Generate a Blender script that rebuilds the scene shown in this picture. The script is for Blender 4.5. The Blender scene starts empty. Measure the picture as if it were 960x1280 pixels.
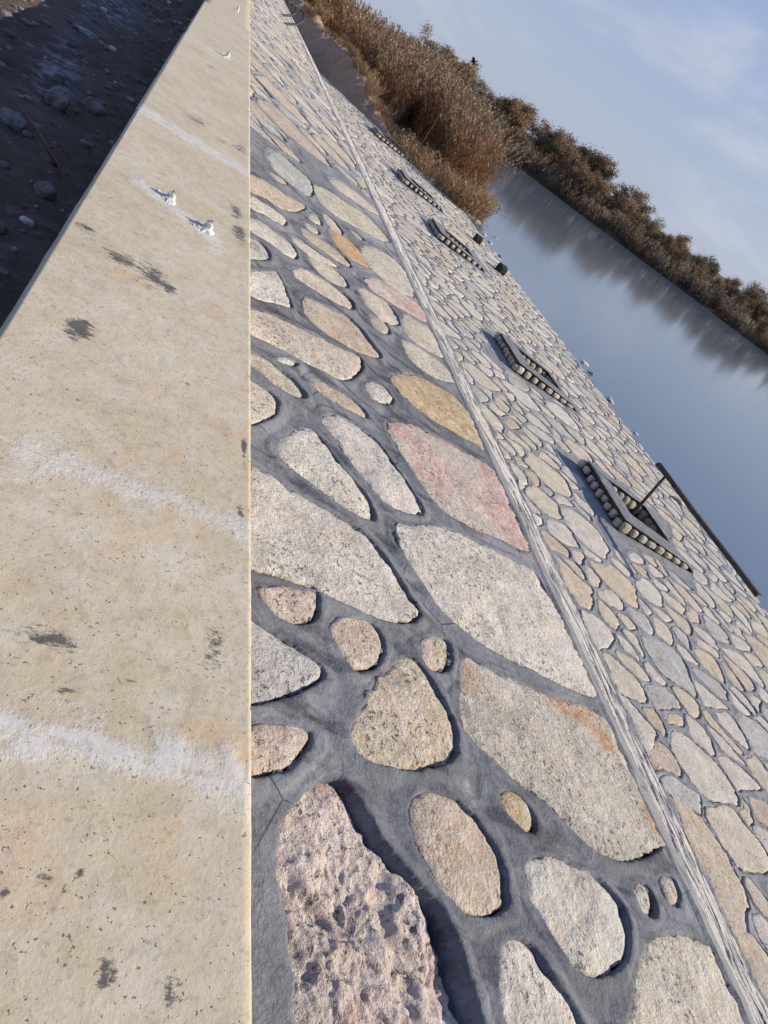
import bpy, math, random
import numpy as np
from mathutils import Matrix, Vector

# ------------------------------------------------------------------ camera, sky, sun, exposure
C = bpy.context.scene.collection
scene = bpy.context.scene
CAMZ = 2.6                       # camera height above the water; the water lies at z = 0
cam_d = bpy.data.cameras.new('Camera'); cam = bpy.data.objects.new('Camera', cam_d); C.objects.link(cam)
cam_d.sensor_fit = 'VERTICAL'; cam_d.sensor_height = 36; cam_d.sensor_width = 27
cam_d.lens = 26.86; cam_d.clip_start = 0.02; cam_d.clip_end = 6000
cam.matrix_world = Matrix(((0.837728, -0.352432, -0.417137, 0), (-0.138347, 0.601975, -0.786439, 0), (0.528273, 0.716531, 0.455534, 2.6), (0, 0, 0, 1)))
scene.camera = cam

SUN_EL, SUN_DIR = math.radians(27), (0.955, -0.295)
world = bpy.data.worlds.new('World'); scene.world = world; world.use_nodes = True
wn = world.node_tree; wn.nodes.clear()
w_out = wn.nodes.new('ShaderNodeOutputWorld'); w_bg = wn.nodes.new('ShaderNodeBackground')
sky = wn.nodes.new('ShaderNodeTexSky'); sky.sky_type = 'NISHITA'; sky.sun_disc = False
sky.sun_elevation = SUN_EL; sky.sun_rotation = math.atan2(SUN_DIR[0], SUN_DIR[1])
sky.air_density = 1.0; sky.dust_density = 0.6; sky.ozone_density = 1.5; sky.altitude = 300
w_bg.inputs['Strength'].default_value = 0.05
# pale haze low down, clearer blue above, thin cirrus over both
L = wn.links.new
def w_mix(fac, a, b):
    k = wn.nodes.new('ShaderNodeMix'); k.data_type = 'RGBA'
    for q, v in ((0, fac), (6, a), (7, b)):
        if hasattr(v, 'links'): L(v, k.inputs[q])
        else: k.inputs[q].default_value = v
    return k.outputs[2]
def w_ramp(v, lo, hi, a, b):
    k = wn.nodes.new('ShaderNodeMapRange'); k.interpolation_type = 'SMOOTHSTEP'; L(v, k.inputs[0])
    for n_, x in (('From Min', lo), ('From Max', hi), ('To Min', a), ('To Max', b)): k.inputs[n_].default_value = x
    return k.outputs[0]
w_tc = wn.nodes.new('ShaderNodeTexCoord'); w_sep = wn.nodes.new('ShaderNodeSeparateXYZ'); L(w_tc.outputs['Generated'], w_sep.inputs[0])
w_map = wn.nodes.new('ShaderNodeMapping'); w_map.inputs['Rotation'].default_value = (0.3, 0.1, 0.5); w_map.inputs['Scale'].default_value = (1.6, 2.6, 5.5)
w_n = wn.nodes.new('ShaderNodeTexNoise'); w_n.inputs['Scale'].default_value = 1.9; w_n.inputs['Detail'].default_value = 8; w_n.inputs['Roughness'].default_value = 0.6
w_n.inputs['Distortion'].default_value = .4
L(w_tc.outputs['Generated'], w_map.inputs['Vector']); L(w_map.outputs[0], w_n.inputs['Vector'])
w_c = w_mix(w_ramp(w_sep.outputs['Z'], .02, .55, 0., 1.), (6.6, 7.7, 10.2, 1), (3.4, 5.6, 12.6, 1))
w_c = w_mix(.80, sky.outputs[0], w_c)
w_c = w_mix(w_ramp(w_n.outputs['Fac'], .46, .72, 0., .55), w_c, (9.6, 10.0, 10.8, 1))
L(w_c, w_bg.inputs['Color']); L(w_bg.outputs[0], w_out.inputs[0])

sun_d = bpy.data.lights.new('Sun', 'SUN'); sun = bpy.data.objects.new('Sun', sun_d); C.objects.link(sun)
sun_d.energy = 5.0; sun_d.angle = math.radians(0.5); sun_d.color = (1.0, 0.915, 0.77)
_v = Vector((SUN_DIR[0]*math.cos(SUN_EL), SUN_DIR[1]*math.cos(SUN_EL), math.sin(SUN_EL)))
sun.rotation_euler = _v.to_track_quat('Z', 'Y').to_euler(); sun.location = (6, -3, 12)
scene.view_settings.view_transform = 'Standard'; scene.view_settings.look = 'None'
scene.view_settings.exposure = 0.47; scene.view_settings.gamma = 1.0

# ------------------------------------------------------------------ data measured on the wall (metres, in the plane of the upper slope)
STONES = [
    (1, 'rose', [(0.143, 0.587), (0.166, 0.594), (0.181, 0.58), (0.202, 0.557), (0.216, 0.529), (0.244, 0.496), (0.267, 0.476), (0.299, 0.462), (0.311, 0.432), (0.319, 0.404), (0.317, 0.384), (0.322, 0.371), (0.33, 0.34), (0.332, 0.319), (0.308, 0.274), (0.19, 0.243), (0.091, 0.247), (0.08, 0.285), (0.082, 0.319), (0.08, 0.356), (0.076, 0.385), (0.068, 0.41), (0.063, 0.447), (0.062, 0.473), (0.069, 0.496), (0.094, 0.533), (0.119, 0.561)]),
    (2, 'tan', [(0.323, 0.609), (0.385, 0.628), (0.421, 0.62), (0.451, 0.59), (0.47, 0.557), (0.461, 0.501), (0.438, 0.482), (0.384, 0.466), (0.353, 0.481), (0.328, 0.512), (0.313, 0.542), (0.309, 0.577)]),
    (3, 'white', [(0.559, 0.571), (0.616, 0.593), (0.674, 0.589), (0.735, 0.584), (0.773, 0.561), (0.768, 0.522), (0.742, 0.481), (0.688, 0.448), (0.637, 0.432), (0.597, 0.432), (0.572, 0.459), (0.555, 0.484), (0.538, 0.515), (0.545, 0.547)]),
    (4, 'white', [(0.44, 0.426), (0.472, 0.434), (0.499, 0.429), (0.518, 0.394), (0.54, 0.373), (0.558, 0.347), (0.562, 0.307), (0.511, 0.269), (0.421, 0.27), (0.413, 0.325), (0.413, 0.358), (0.422, 0.391)]),
    (5, 'cream', [(0.828, 0.492), (0.888, 0.519), (0.952, 0.536), (1.023, 0.541), (1.066, 0.536), (1.066, 0.508), (1.066, 0.465), (1.066, 0.417), (1.066, 0.36), (0.94, 0.294), (0.722, 0.268), (0.649, 0.298), (0.677, 0.362), (0.719, 0.398), (0.77, 0.443)]),
    (6, 'orangepatch', [(0.549, 0.993), (0.593, 0.998), (0.639, 0.991), (0.723, 1.004), (0.822, 1.01), (0.958, 1.054), (1.046, 1.054), (1.066, 1.04), (1.066, 0.965), (1.066, 0.892), (1.066, 0.825), (1.066, 0.774), (1.066, 0.753), (1.017, 0.729), (0.936, 0.691), (0.855, 0.663), (0.794, 0.659), (0.745, 0.672), (0.705, 0.698), (0.674, 0.726), (0.617, 0.737), (0.565, 0.758), (0.523, 0.775), (0.489, 0.795), (0.49, 0.829), (0.518, 0.898)]),
    (7, 'white', [(0.439, 1.331), (0.493, 1.366), (0.638, 1.467), (0.728, 1.487), (0.84, 1.516), (0.957, 1.548), (1.016, 1.553), (1.032, 1.495), (1.058, 1.434), (1.066, 1.356), (1.066, 1.244), (1.066, 1.129), (1.015, 1.11), (0.909, 1.09), (0.812, 1.082), (0.724, 1.081), (0.641, 1.075), (0.583, 1.081), (0.532, 1.106), (0.494, 1.141), (0.47, 1.186), (0.45, 1.225), (0.432, 1.275)]),
    (8, 'pink', [(0.504, 1.846), (0.605, 1.959), (0.7, 2.008), (0.826, 2.055), (0.964, 2.097), (1.066, 2.142), (1.066, 2.038), (1.066, 1.914), (1.066, 1.788), (1.063, 1.682), (0.983, 1.633), (0.878, 1.616), (0.755, 1.568), (0.661, 1.545), (0.604, 1.587), (0.565, 1.673), (0.525, 1.764)]),
    (9, 'ochre', [(0.585, 2.242), (0.679, 2.374), (0.784, 2.483), (0.882, 2.536), (0.981, 2.573), (1.053, 2.558), (1.066, 2.436), (1.06, 2.218), (0.985, 2.22), (0.891, 2.18), (0.808, 2.164), (0.728, 2.148), (0.658, 2.162), (0.616, 2.184)]),
    (10, 'white', [(0.238, 1.598), (0.286, 1.664), (0.342, 1.687), (0.397, 1.702), (0.438, 1.68), (0.472, 1.62), (0.505, 1.561), (0.538, 1.509), (0.538, 1.462), (0.486, 1.429), (0.43, 1.409), (0.381, 1.416), (0.343, 1.475), (0.299, 1.517), (0.264, 1.554)]),
    (11, 'white', [(0.101, 1.323), (0.125, 1.389), (0.162, 1.465), (0.201, 1.505), (0.236, 1.47), (0.268, 1.421), (0.312, 1.396), (0.342, 1.36), (0.351, 1.299), (0.322, 1.277), (0.267, 1.267), (0.217, 1.279), (0.167, 1.295), (0.12, 1.299)]),
    (12, 'white', [(0.008, 1.194), (0.039, 1.203), (0.07, 1.21), (0.121, 1.2), (0.177, 1.206), (0.235, 1.209), (0.295, 1.212), (0.332, 1.188), (0.36, 1.147), (0.388, 1.109), (0.407, 1.074), (0.426, 1.046), (0.373, 0.998), (0.303, 0.971), (0.259, 0.969), (0.208, 0.971), (0.157, 0.964), (0.102, 0.95), (0.027, 0.924), (0.011, 0.926)]),
    (13, 'peach', [(0.048, 0.88), (0.079, 0.896), (0.125, 0.924), (0.163, 0.945), (0.157, 0.915), (0.144, 0.878), (0.116, 0.853), (0.088, 0.849), (0.067, 0.858)]),
    (14, 'grey', [(0.02, 0.799), (0.038, 0.796), (0.062, 0.79), (0.094, 0.785), (0.127, 0.779), (0.152, 0.77), (0.146, 0.751), (0.113, 0.725), (0.082, 0.7), (0.052, 0.675), (0.021, 0.653)]),
    (15, 'tan', [(0.194, 0.877), (0.216, 0.904), (0.251, 0.927), (0.282, 0.935), (0.297, 0.922), (0.297, 0.892), (0.28, 0.856), (0.248, 0.825), (0.226, 0.82), (0.214, 0.838), (0.204, 0.861)]),
    (16, 'tan', [(0.417, 0.956), (0.461, 1.0), (0.492, 1.008), (0.488, 0.973), (0.463, 0.93), (0.43, 0.91), (0.415, 0.924)]),
    (17, 'tan', [(0.359, 0.895), (0.383, 0.898), (0.404, 0.877), (0.419, 0.844), (0.435, 0.808), (0.442, 0.774), (0.424, 0.733), (0.4, 0.705), (0.355, 0.686), (0.308, 0.663), (0.266, 0.656), (0.235, 0.649), (0.213, 0.662), (0.206, 0.68), (0.232, 0.718), (0.265, 0.77), (0.31, 0.832)]),
    (18, 'peach', [(0.021, 0.599), (0.058, 0.621), (0.087, 0.635), (0.115, 0.643), (0.116, 0.629), (0.093, 0.6), (0.065, 0.576), (0.027, 0.547)]),
    (19, 'ochre', [(0.542, 0.685), (0.575, 0.695), (0.597, 0.674), (0.586, 0.64), (0.566, 0.64), (0.546, 0.655), (0.534, 0.663)]),
    (20, 'cream', [(0.868, 0.606), (0.901, 0.614), (0.892, 0.588), (0.872, 0.566), (0.849, 0.573)]),
    (21, 'cream', [(0.979, 0.645), (1.025, 0.662), (1.015, 0.635), (0.989, 0.609), (0.969, 0.618)]),
    (22, 'cream', [(1.066, 0.672), (1.066, 0.679), (1.066, 0.602), (1.066, 0.593)]),
    (23, 'cream', [(0.015, 1.545), (0.038, 1.543), (0.069, 1.548), (0.098, 1.536), (0.089, 1.48), (0.052, 1.4), (0.016, 1.346)]),
    (24, 'cream', [(0.016, 1.675), (0.039, 1.693), (0.065, 1.709), (0.103, 1.701), (0.144, 1.696), (0.175, 1.674), (0.185, 1.646), (0.157, 1.614), (0.109, 1.606), (0.07, 1.62), (0.021, 1.631)]),
    (25, 'white', [(0.097, 1.75), (0.141, 1.793), (0.176, 1.81), (0.14, 1.76)]),
    (26, 'cream', [(0.007, 1.924), (0.04, 1.964), (0.097, 2.017), (0.162, 2.059), (0.231, 2.09), (0.307, 2.129), (0.386, 2.178), (0.449, 2.227), (0.459, 2.161), (0.409, 2.039), (0.345, 1.928), (0.283, 1.891), (0.214, 1.862), (0.144, 1.843), (0.082, 1.822), (0.008, 1.791)]),
    (27, 'tan', [(0.211, 1.759), (0.265, 1.823), (0.314, 1.835), (0.372, 1.842), (0.407, 1.823), (0.413, 1.785), (0.361, 1.765), (0.304, 1.754), (0.249, 1.734)]),
    (28, 'white', [(0.434, 1.999), (0.496, 2.097), (0.544, 2.122), (0.563, 2.046), (0.507, 1.979), (0.458, 1.953)]),
    (29, 'tan', [(0.232, 2.368), (0.278, 2.407), (0.35, 2.452), (0.429, 2.516), (0.488, 2.485), (0.527, 2.428), (0.58, 2.373), (0.503, 2.285), (0.426, 2.232), (0.347, 2.207), (0.269, 2.191), (0.233, 2.24)]),
    (30, 'cream', [(0.193, 2.536), (0.252, 2.658), (0.34, 2.708), (0.431, 2.742), (0.493, 2.709), (0.473, 2.618), (0.387, 2.558), (0.298, 2.524), (0.228, 2.501)]),
    (31, 'white', [(0.016, 2.189), (0.083, 2.335), (0.132, 2.406), (0.154, 2.326), (0.177, 2.186), (0.128, 2.14), (0.011, 2.013)]),
    (32, 'cream', [(0.565, 3.005), (0.647, 3.078), (0.747, 3.123), (0.78, 3.051), (0.776, 2.921), (0.673, 2.803), (0.603, 2.816), (0.57, 2.869)]),
    (33, 'pink', [(0.619, 3.188), (0.735, 3.397), (0.87, 3.494), (1.011, 3.547), (1.066, 3.58), (1.066, 3.395), (1.024, 3.316), (0.885, 3.228), (0.754, 3.161), (0.653, 3.116)]),
    (34, 'peach', [(0.591, 2.744), (0.661, 2.809), (0.688, 2.772), (0.661, 2.674), (0.598, 2.622), (0.572, 2.657)]),
    (35, 'cream', [(0.855, 3.183), (0.967, 3.232), (1.066, 3.319), (1.066, 3.154), (1.066, 2.998), (0.989, 2.929), (0.851, 2.869), (0.793, 2.899)]),
    (36, 'cream', [(0.769, 2.788), (0.892, 2.848), (1.012, 2.89), (1.066, 2.877), (1.066, 2.767), (0.984, 2.676), (0.852, 2.585), (0.769, 2.595), (0.75, 2.66)]),
    (37, 'cream', [(0.685, 3.745), (0.841, 4.001), (0.982, 4.128), (1.066, 4.124), (1.054, 3.656), (0.928, 3.517), (0.778, 3.44), (0.685, 3.487)]),
    (38, 'orange', [(0.466, 3.549), (0.544, 3.641), (0.646, 3.693), (0.693, 3.566), (0.72, 3.485), (0.622, 3.361), (0.526, 3.307), (0.475, 3.377)]),
    (39, 'tan', [(0.266, 3.172), (0.35, 3.231), (0.437, 3.281), (0.524, 3.293), (0.56, 3.219), (0.483, 3.137), (0.386, 3.11), (0.293, 3.084)]),
    (40, 'cream', [(0.22, 2.927), (0.287, 3.004), (0.363, 3.0), (0.436, 3.034), (0.474, 3.064), (0.366, 2.906), (0.277, 2.865), (0.225, 2.882)]),
    (41, 'cream', [(0.288, 2.849), (0.358, 2.944), (0.437, 2.961), (0.487, 2.935), (0.485, 2.855), (0.414, 2.761), (0.34, 2.748), (0.306, 2.797)]),
    (42, 'white', [(0.006, 2.724), (0.04, 2.761), (0.089, 2.821), (0.146, 2.821), (0.216, 2.845), (0.231, 2.717), (0.178, 2.651), (0.112, 2.64), (0.007, 2.594)]),
    (43, 'grey', [(0.005, 2.49), (0.039, 2.56), (0.075, 2.566), (0.109, 2.514), (0.073, 2.415), (0.006, 2.314)]),
    (44, 'white', [(0.001, 2.958), (0.041, 3.032), (0.093, 3.083), (0.155, 3.108), (0.202, 3.107), (0.182, 2.991), (0.132, 2.952), (0.065, 2.914), (0.002, 2.848)]),
    (45, 'tan', [(-0.001, 3.273), (0.042, 3.364), (0.112, 3.448), (0.194, 3.491), (0.282, 3.564), (0.35, 3.623), (0.255, 3.334), (0.17, 3.197), (0.095, 3.151), (0.0, 3.054)]),
    (46, 'cream', [(0.332, 3.449), (0.395, 3.601), (0.424, 3.555), (0.401, 3.459), (0.356, 3.408)]),
    (47, 'cream', [(0.305, 3.308), (0.374, 3.356), (0.388, 3.321), (0.329, 3.229)]),
    (48, 'cream', [(0.441, 3.743), (0.488, 3.807), (0.538, 3.764), (0.566, 3.663), (0.502, 3.579), (0.454, 3.62)]),
    (49, 'cream', [(0.636, 3.882), (0.694, 3.95), (0.748, 3.944), (0.678, 3.842)]),
    (50, 'cream', [(0.436, 4.261), (0.557, 4.425), (0.696, 4.502), (0.854, 4.657), (0.976, 4.654), (1.058, 4.534), (0.909, 4.279), (0.751, 4.108), (0.615, 4.009), (0.494, 3.914), (0.428, 3.984)]),
    (51, 'grey', [(0.135, 4.074), (0.228, 4.321), (0.325, 4.274), (0.426, 4.266), (0.403, 3.922), (0.32, 3.804), (0.214, 3.756), (0.143, 3.842)]),
    (52, 'cream', [(0.116, 3.648), (0.176, 3.727), (0.246, 3.741), (0.186, 3.628)]),
    (53, 'cream', [(0.6, 4.83), (0.75, 5.075), (0.911, 5.156), (1.051, 5.19), (1.066, 5.076), (0.894, 4.832), (0.741, 4.71), (0.621, 4.688)]),
]
DARK = [
    (0.091, 0.602, 0.030, 0.013, 0.80),
    (-0.000, 1.295, 0.021, 0.040, 0.95),
    (0.089, 1.671, 0.046, 0.065, 0.60),
    (0.017, 1.684, 0.037, 0.034, 0.70),
    (-0.070, 1.745, 0.022, 0.035, 0.50),
    (0.115, 0.540, 0.011, 0.008, 0.60),
    (0.275, 0.660, 0.013, 0.047, 0.45),
    (0.196, 0.285, 0.007, 0.013, 1.00),
    (0.251, 0.276, 0.005, 0.015, 0.85),
    (0.173, 0.310, 0.003, 0.004, 1.00),
    (0.135, 0.352, 0.005, 0.004, 0.90),
    (0.162, 0.359, 0.003, 0.004, 0.90),
    (0.189, 0.357, 0.003, 0.004, 1.00),
    (0.133, 0.274, 0.003, 0.004, 0.90),
    (0.105, 0.336, 0.003, 0.004, 0.90),
    (0.309, 1.138, 0.005, 0.039, 0.80),
    (0.304, 0.951, 0.006, 0.016, 0.60),
    (0.090, 3.369, 0.071, 0.111, 0.40),
    (0.278, 3.343, 0.036, 0.112, 0.50),
    (0.274, 2.467, 0.021, 0.067, 0.70),
    (0.289, 2.281, 0.020, 0.089, 0.70),
    (0.037, 1.889, 0.025, 0.041, 0.40),
    (0.127, 1.650, 0.019, 0.025, 0.80),
    (0.098, 4.801, 0.039, 0.104, 0.40),
    (0.033, 2.441, 0.020, 0.039, 0.40),
    (0.194, 3.277, 0.034, 0.080, 0.35),
    (0.198, 1.273, 0.007, 0.012, 0.60),
    (0.152, 0.511, 0.003, 0.004, 0.60),
    (0.200, 0.446, 0.003, 0.004, 0.60),
    (0.149, 0.296, 0.002, 0.004, 0.50),
    (0.213, 0.407, 0.002, 0.004, 0.80),
    (0.141, 0.458, 0.002, 0.004, 0.80),
    (0.176, 0.576, 0.011, 0.005, 0.50),
]
WHITE = [
    (0.066, 0.487, 0.318, 0.477, 0.020, 1.00),
    (0.220, 0.496, 0.325, 0.479, 0.029, 0.90),
    (0.057, 0.526, 0.201, 0.511, 0.021, 0.55),
    (0.073, 0.458, 0.155, 0.489, 0.010, 0.90),
    (-0.012, 0.907, 0.310, 0.916, 0.033, 0.80),
    (-0.021, 0.844, 0.121, 0.919, 0.027, 0.50),
    (-0.097, 3.044, 0.320, 3.019, 0.069, 1.00),
    (-0.067, 5.440, 0.309, 5.497, 0.082, 0.60),
    (-0.005, 2.249, 0.216, 2.110, 0.053, 1.00),
    (0.190, 2.172, 0.219, 2.049, 0.051, 0.90),
    (0.294, 0.506, 0.318, 0.473, 0.025, 1.00),
    (0.070, 5.457, 0.197, 5.665, 0.136, 0.70),
]

# ------------------------------------------------------------------ noise (numpy)
def _hash(ix, iy, seed):
    h = (ix.astype(np.int64)*374761393 + iy.astype(np.int64)*668265263 + seed*1442695041) & 0x7fffffff
    h = ((h ^ (h >> 13))*1274126177) & 0x7fffffff
    return (h ^ (h >> 16)) & 0xffff
def perlin(x, y, seed=0):
    x = np.asarray(x, float); y = np.asarray(y, float)
    ix = np.floor(x); iy = np.floor(y); fx = x-ix; fy = y-iy
    u = fx*fx*fx*(fx*(fx*6-15)+10); v = fy*fy*fy*(fy*(fy*6-15)+10)
    def g(dx, dy):
        a = _hash(ix+dx, iy+dy, seed)*(2*math.pi/65536)
        return np.cos(a)*(fx-dx) + np.sin(a)*(fy-dy)
    a = g(0,0)*(1-u)+g(1,0)*u; b = g(0,1)*(1-u)+g(1,1)*u
    return (a*(1-v)+b*v)*1.5
def fbm(x, y, oct=4, seed=0, gain=0.5, ridged=False):
    s = 0.0; a = 1.0; f = 1.0; t = 0.0
    for o in range(oct):
        n = perlin(x*f, y*f, seed+o*17)
        if ridged: n = 1-2*np.abs(n)
        s = s + a*n; t += a; a *= gain; f *= 2.03
    return s/t
def sstep(a, b, x):
    t = np.clip((x-a)/(b-a), 0, 1); return t*t*(3-2*t)

# ------------------------------------------------------------------ mesh helpers
def mesh_np(name, verts, faces, smooth=True, attrs=None):
    """verts (n,3); faces: list of int arrays (m,3) or (m,4)."""
    me = bpy.data.meshes.new(name)
    verts = np.asarray(verts, np.float32)
    if not isinstance(faces, list): faces = [faces]
    faces = [np.asarray(f, np.int32) for f in faces if len(f)]
    me.vertices.add(len(verts)); me.vertices.foreach_set('co', verts.ravel())
    tot = sum(f.size for f in faces); nf = sum(len(f) for f in faces)
    me.loops.add(tot); me.polygons.add(nf)
    me.loops.foreach_set('vertex_index', np.concatenate([f.ravel() for f in faces]))
    sizes = np.concatenate([np.full(len(f), f.shape[1], np.int32) for f in faces])
    starts = np.concatenate([[0], np.cumsum(sizes)[:-1]]).astype(np.int32)
    me.polygons.foreach_set('loop_start', starts)
    me.polygons.foreach_set('use_smooth', np.full(nf, bool(smooth)))
    me.update(calc_edges=True)
    for k, a in (attrs or {}).items():
        a = np.asarray(a, np.float32)
        if a.ndim == 1:
            at = me.attributes.new(k, 'FLOAT', 'POINT'); at.data.foreach_set('value', a)
        else:
            at = me.attributes.new(k, 'FLOAT_COLOR', 'POINT')
            at.data.foreach_set('color', np.concatenate([a, np.ones((len(a), 1), np.float32)], 1).ravel())
    return me
def link(name, me, m, parent=None, loc=None):
    o = bpy.data.objects.new(name, me); C.objects.link(o)
    if m is not None:
        me.materials.clear(); me.materials.append(m)
    if loc is not None: o.location = loc
    if parent is not None: o.parent = parent
    return o
def tag(o, label=None, cat=None, group=None, kind=None):
    if label: o['label'] = label
    if cat: o['category'] = cat
    if group: o['group'] = group
    if kind: o['kind'] = kind
    return o
def empty(name, label, cat, loc=(0,0,0), group=None):
    o = bpy.data.objects.new(name, None); C.objects.link(o); o.location = loc; o.empty_display_size = .2
    return tag(o, label, cat, group)
def grid_faces(nu, nv, off=0):
    i = np.arange(nu-1)[:, None]*nv + np.arange(nv-1)[None, :]
    i = i.ravel()+off
    return np.stack([i, i+nv, i+nv+1, i+1], 1)
class MB:
    def __init__(s): s.v = []; s.f3 = []; s.f4 = []; s.n = 0; s.c = []
    def add(s, v, f, col=None):
        v = np.asarray(v, float); f = np.asarray(f, int)
        if len(f): (s.f3 if f.shape[1] == 3 else s.f4).append(f+s.n)
        s.v.append(v); s.n += len(v)
        s.c.append(np.tile(np.asarray((1,1,1) if col is None else col, float), (len(v), 1)) if np.ndim(col) < 2 else np.asarray(col, float))
    def tube(s, pts, rad, k=6, cap=True, col=None):
        pts = [Vector(p) for p in pts]; n = len(pts)
        if not hasattr(rad, '__len__'): rad = [rad]*n
        vs = []
        for i, p in enumerate(pts):
            d = (pts[min(i+1, n-1)]-pts[max(i-1, 0)]).normalized()
            a = d.cross(Vector((0, 0, 1)) if abs(d.z) < .9 else Vector((1, 0, 0))).normalized(); b = d.cross(a)
            for j in range(k):
                t = 2*math.pi*j/k; vs.append(p + (a*math.cos(t)+b*math.sin(t))*rad[i])
        f = []
        for i in range(n-1):
            for j in range(k):
                f.append((i*k+j, i*k+(j+1) % k, (i+1)*k+(j+1) % k, (i+1)*k+j))
        if cap:
            vs += [pts[0], pts[-1]]
            f3 = [((j+1) % k, j, n*k) for j in range(k)] + [((n-1)*k+j, (n-1)*k+(j+1) % k, n*k+1) for j in range(k)]
            s.f3.append(np.asarray(f3)+s.n)
        s.add([tuple(v) for v in vs], f, col)
    def build(s, name, smooth=True, tint=False):
        V = np.concatenate(s.v)
        return mesh_np(name, V, ([np.concatenate(s.f4)] if s.f4 else []) + ([np.concatenate(s.f3)] if s.f3 else []), smooth,
                       {'tint': np.concatenate(s.c)} if tint else None)

# ------------------------------------------------------------------ materials
class NT:
    def __init__(s, name):
        s.m = bpy.data.materials.new(name); s.m.use_nodes = True; s.t = s.m.node_tree; s.t.nodes.clear()
        s.out = s.n('ShaderNodeOutputMaterial'); s.b = s.n('ShaderNodeBsdfPrincipled'); s.l(s.b.outputs[0], s.out.inputs[0])
        s.geo = s.n('ShaderNodeNewGeometry'); s.pos = s.geo.outputs['Position']
    def n(s, t): return s.t.nodes.new(t)
    def l(s, a, b): s.t.links.new(a, b)
    def put(s, sock, v):
        if hasattr(v, 'is_linked') or hasattr(v, 'links'): s.l(v, sock)
        else: sock.default_value = v
    def noise(s, scale, detail=4, rough=.5, vec=None, dist=0., stretch=None):
        v = vec or s.pos
        if stretch:
            mp = s.n('ShaderNodeMapping'); mp.inputs['Scale'].default_value = stretch; s.l(v, mp.inputs['Vector']); v = mp.outputs[0]
        k = s.n('ShaderNodeTexNoise'); k.inputs['Scale'].default_value = scale; k.inputs['Detail'].default_value = detail
        k.inputs['Roughness'].default_value = rough; k.inputs['Distortion'].default_value = dist; s.l(v, k.inputs['Vector'])
        return k.outputs['Fac']
    def voro(s, scale, vec=None, feature='F1', rnd=1.):
        k = s.n('ShaderNodeTexVoronoi'); k.feature = feature; k.inputs['Scale'].default_value = scale; k.inputs['Randomness'].default_value = rnd
        s.l(vec or s.pos, k.inputs['Vector']); return k
    def ramp(s, fac, lo, hi, a=0., b=1.):
        k = s.n('ShaderNodeMapRange'); k.interpolation_type = 'SMOOTHSTEP'
        s.put(k.inputs['Value'], fac); k.inputs['From Min'].default_value = lo; k.inputs['From Max'].default_value = hi
        k.inputs['To Min'].default_value = a; k.inputs['To Max'].default_value = b
        return k.outputs[0]
    def math(s, op, a, b=0., c=0.):
        k = s.n('ShaderNodeMath'); k.operation = op; s.put(k.inputs[0], a); s.put(k.inputs[1], b); s.put(k.inputs[2], c); return k.outputs[0]
    def mix(s, fac, a, b, mode='MIX'):
        k = s.n('ShaderNodeMix'); k.data_type = 'RGBA'; k.blend_type = mode; k.clamp_factor = True
        s.put(k.inputs[0], fac)
        for q, v in ((6, a), (7, b)):
            if isinstance(v, tuple) and len(v) == 3: v = (*v, 1)
            s.put(k.inputs[q], v)
        return k.outputs[2]
    def scale(s, col, fac):            # colour times a grey value
        k = s.n('ShaderNodeVectorMath'); k.operation = 'SCALE'; s.put(k.inputs[0], col); s.put(k.inputs['Scale'], fac); return k.outputs[0]
    def attr(s, name, vec=False):
        k = s.n('ShaderNodeAttribute'); k.attribute_name = name; return k.outputs['Color'] if vec else k.outputs['Fac']
    def bump(s, h, dist, strength=1., normal=None):
        k = s.n('ShaderNodeBump'); k.inputs['Distance'].default_value = dist; k.inputs['Strength'].default_value = strength
        s.put(k.inputs['Height'], h)
        if normal is not None: s.l(normal, k.inputs['Normal'])
        return k.outputs[0]
    def done(s, col, rough=.9, normal=None, spec=.3):
        s.put(s.b.inputs['Base Color'], (*col, 1) if isinstance(col, tuple) and len(col) == 3 else col)
        s.put(s.b.inputs['Roughness'], rough); s.b.inputs['Specular IOR Level'].default_value = spec
        if normal is not None: s.l(normal, s.b.inputs['Normal'])
        return s.m

def mat_stone():
    k = NT('limestone'); t = k.attr('tint', True)
    n1 = k.noise(7, 6, .6); n2 = k.noise(38, 6, .68); n3 = k.noise(150, 4, .7); n4 = k.noise(20, 5, .7, dist=.6)
    c = k.scale(t, k.ramp(n1, .3, .7, .84, 1.1))
    c = k.mix(k.ramp(k.noise(11, 5, .65, dist=.3), .5, .68, 0, .5), c, k.mix(.55, c, (.50, .33, .21)))
    c = k.mix(k.ramp(n2, .46, .66, 0, .6), c, k.mix(.6, c, (.66, .63, .57)))          # pale grains
    c = k.mix(k.ramp(n4, .54, .70, 0, .36), c, k.scale(c, .62))                         # weathered patches
    c = k.mix(k.ramp(n3, .54, .72, 0, .55), c, k.scale(c, .5))
    pit = k.math('MULTIPLY', k.ramp(k.noise(95, 4, .6, dist=.2), .57, .68), k.ramp(k.noise(8, 4, .6), .42, .60))
    c = k.mix(k.math('MULTIPLY', pit, .7), c, (.10, .085, .07))
    h = k.math('ADD', k.math('MULTIPLY', n2, .8), k.math('MULTIPLY', n3, .35))
    h = k.math('SUBTRACT', h, k.math('MULTIPLY', pit, .6))
    return k.done(c, .92, k.bump(h, .016, 1.), .15)
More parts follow.
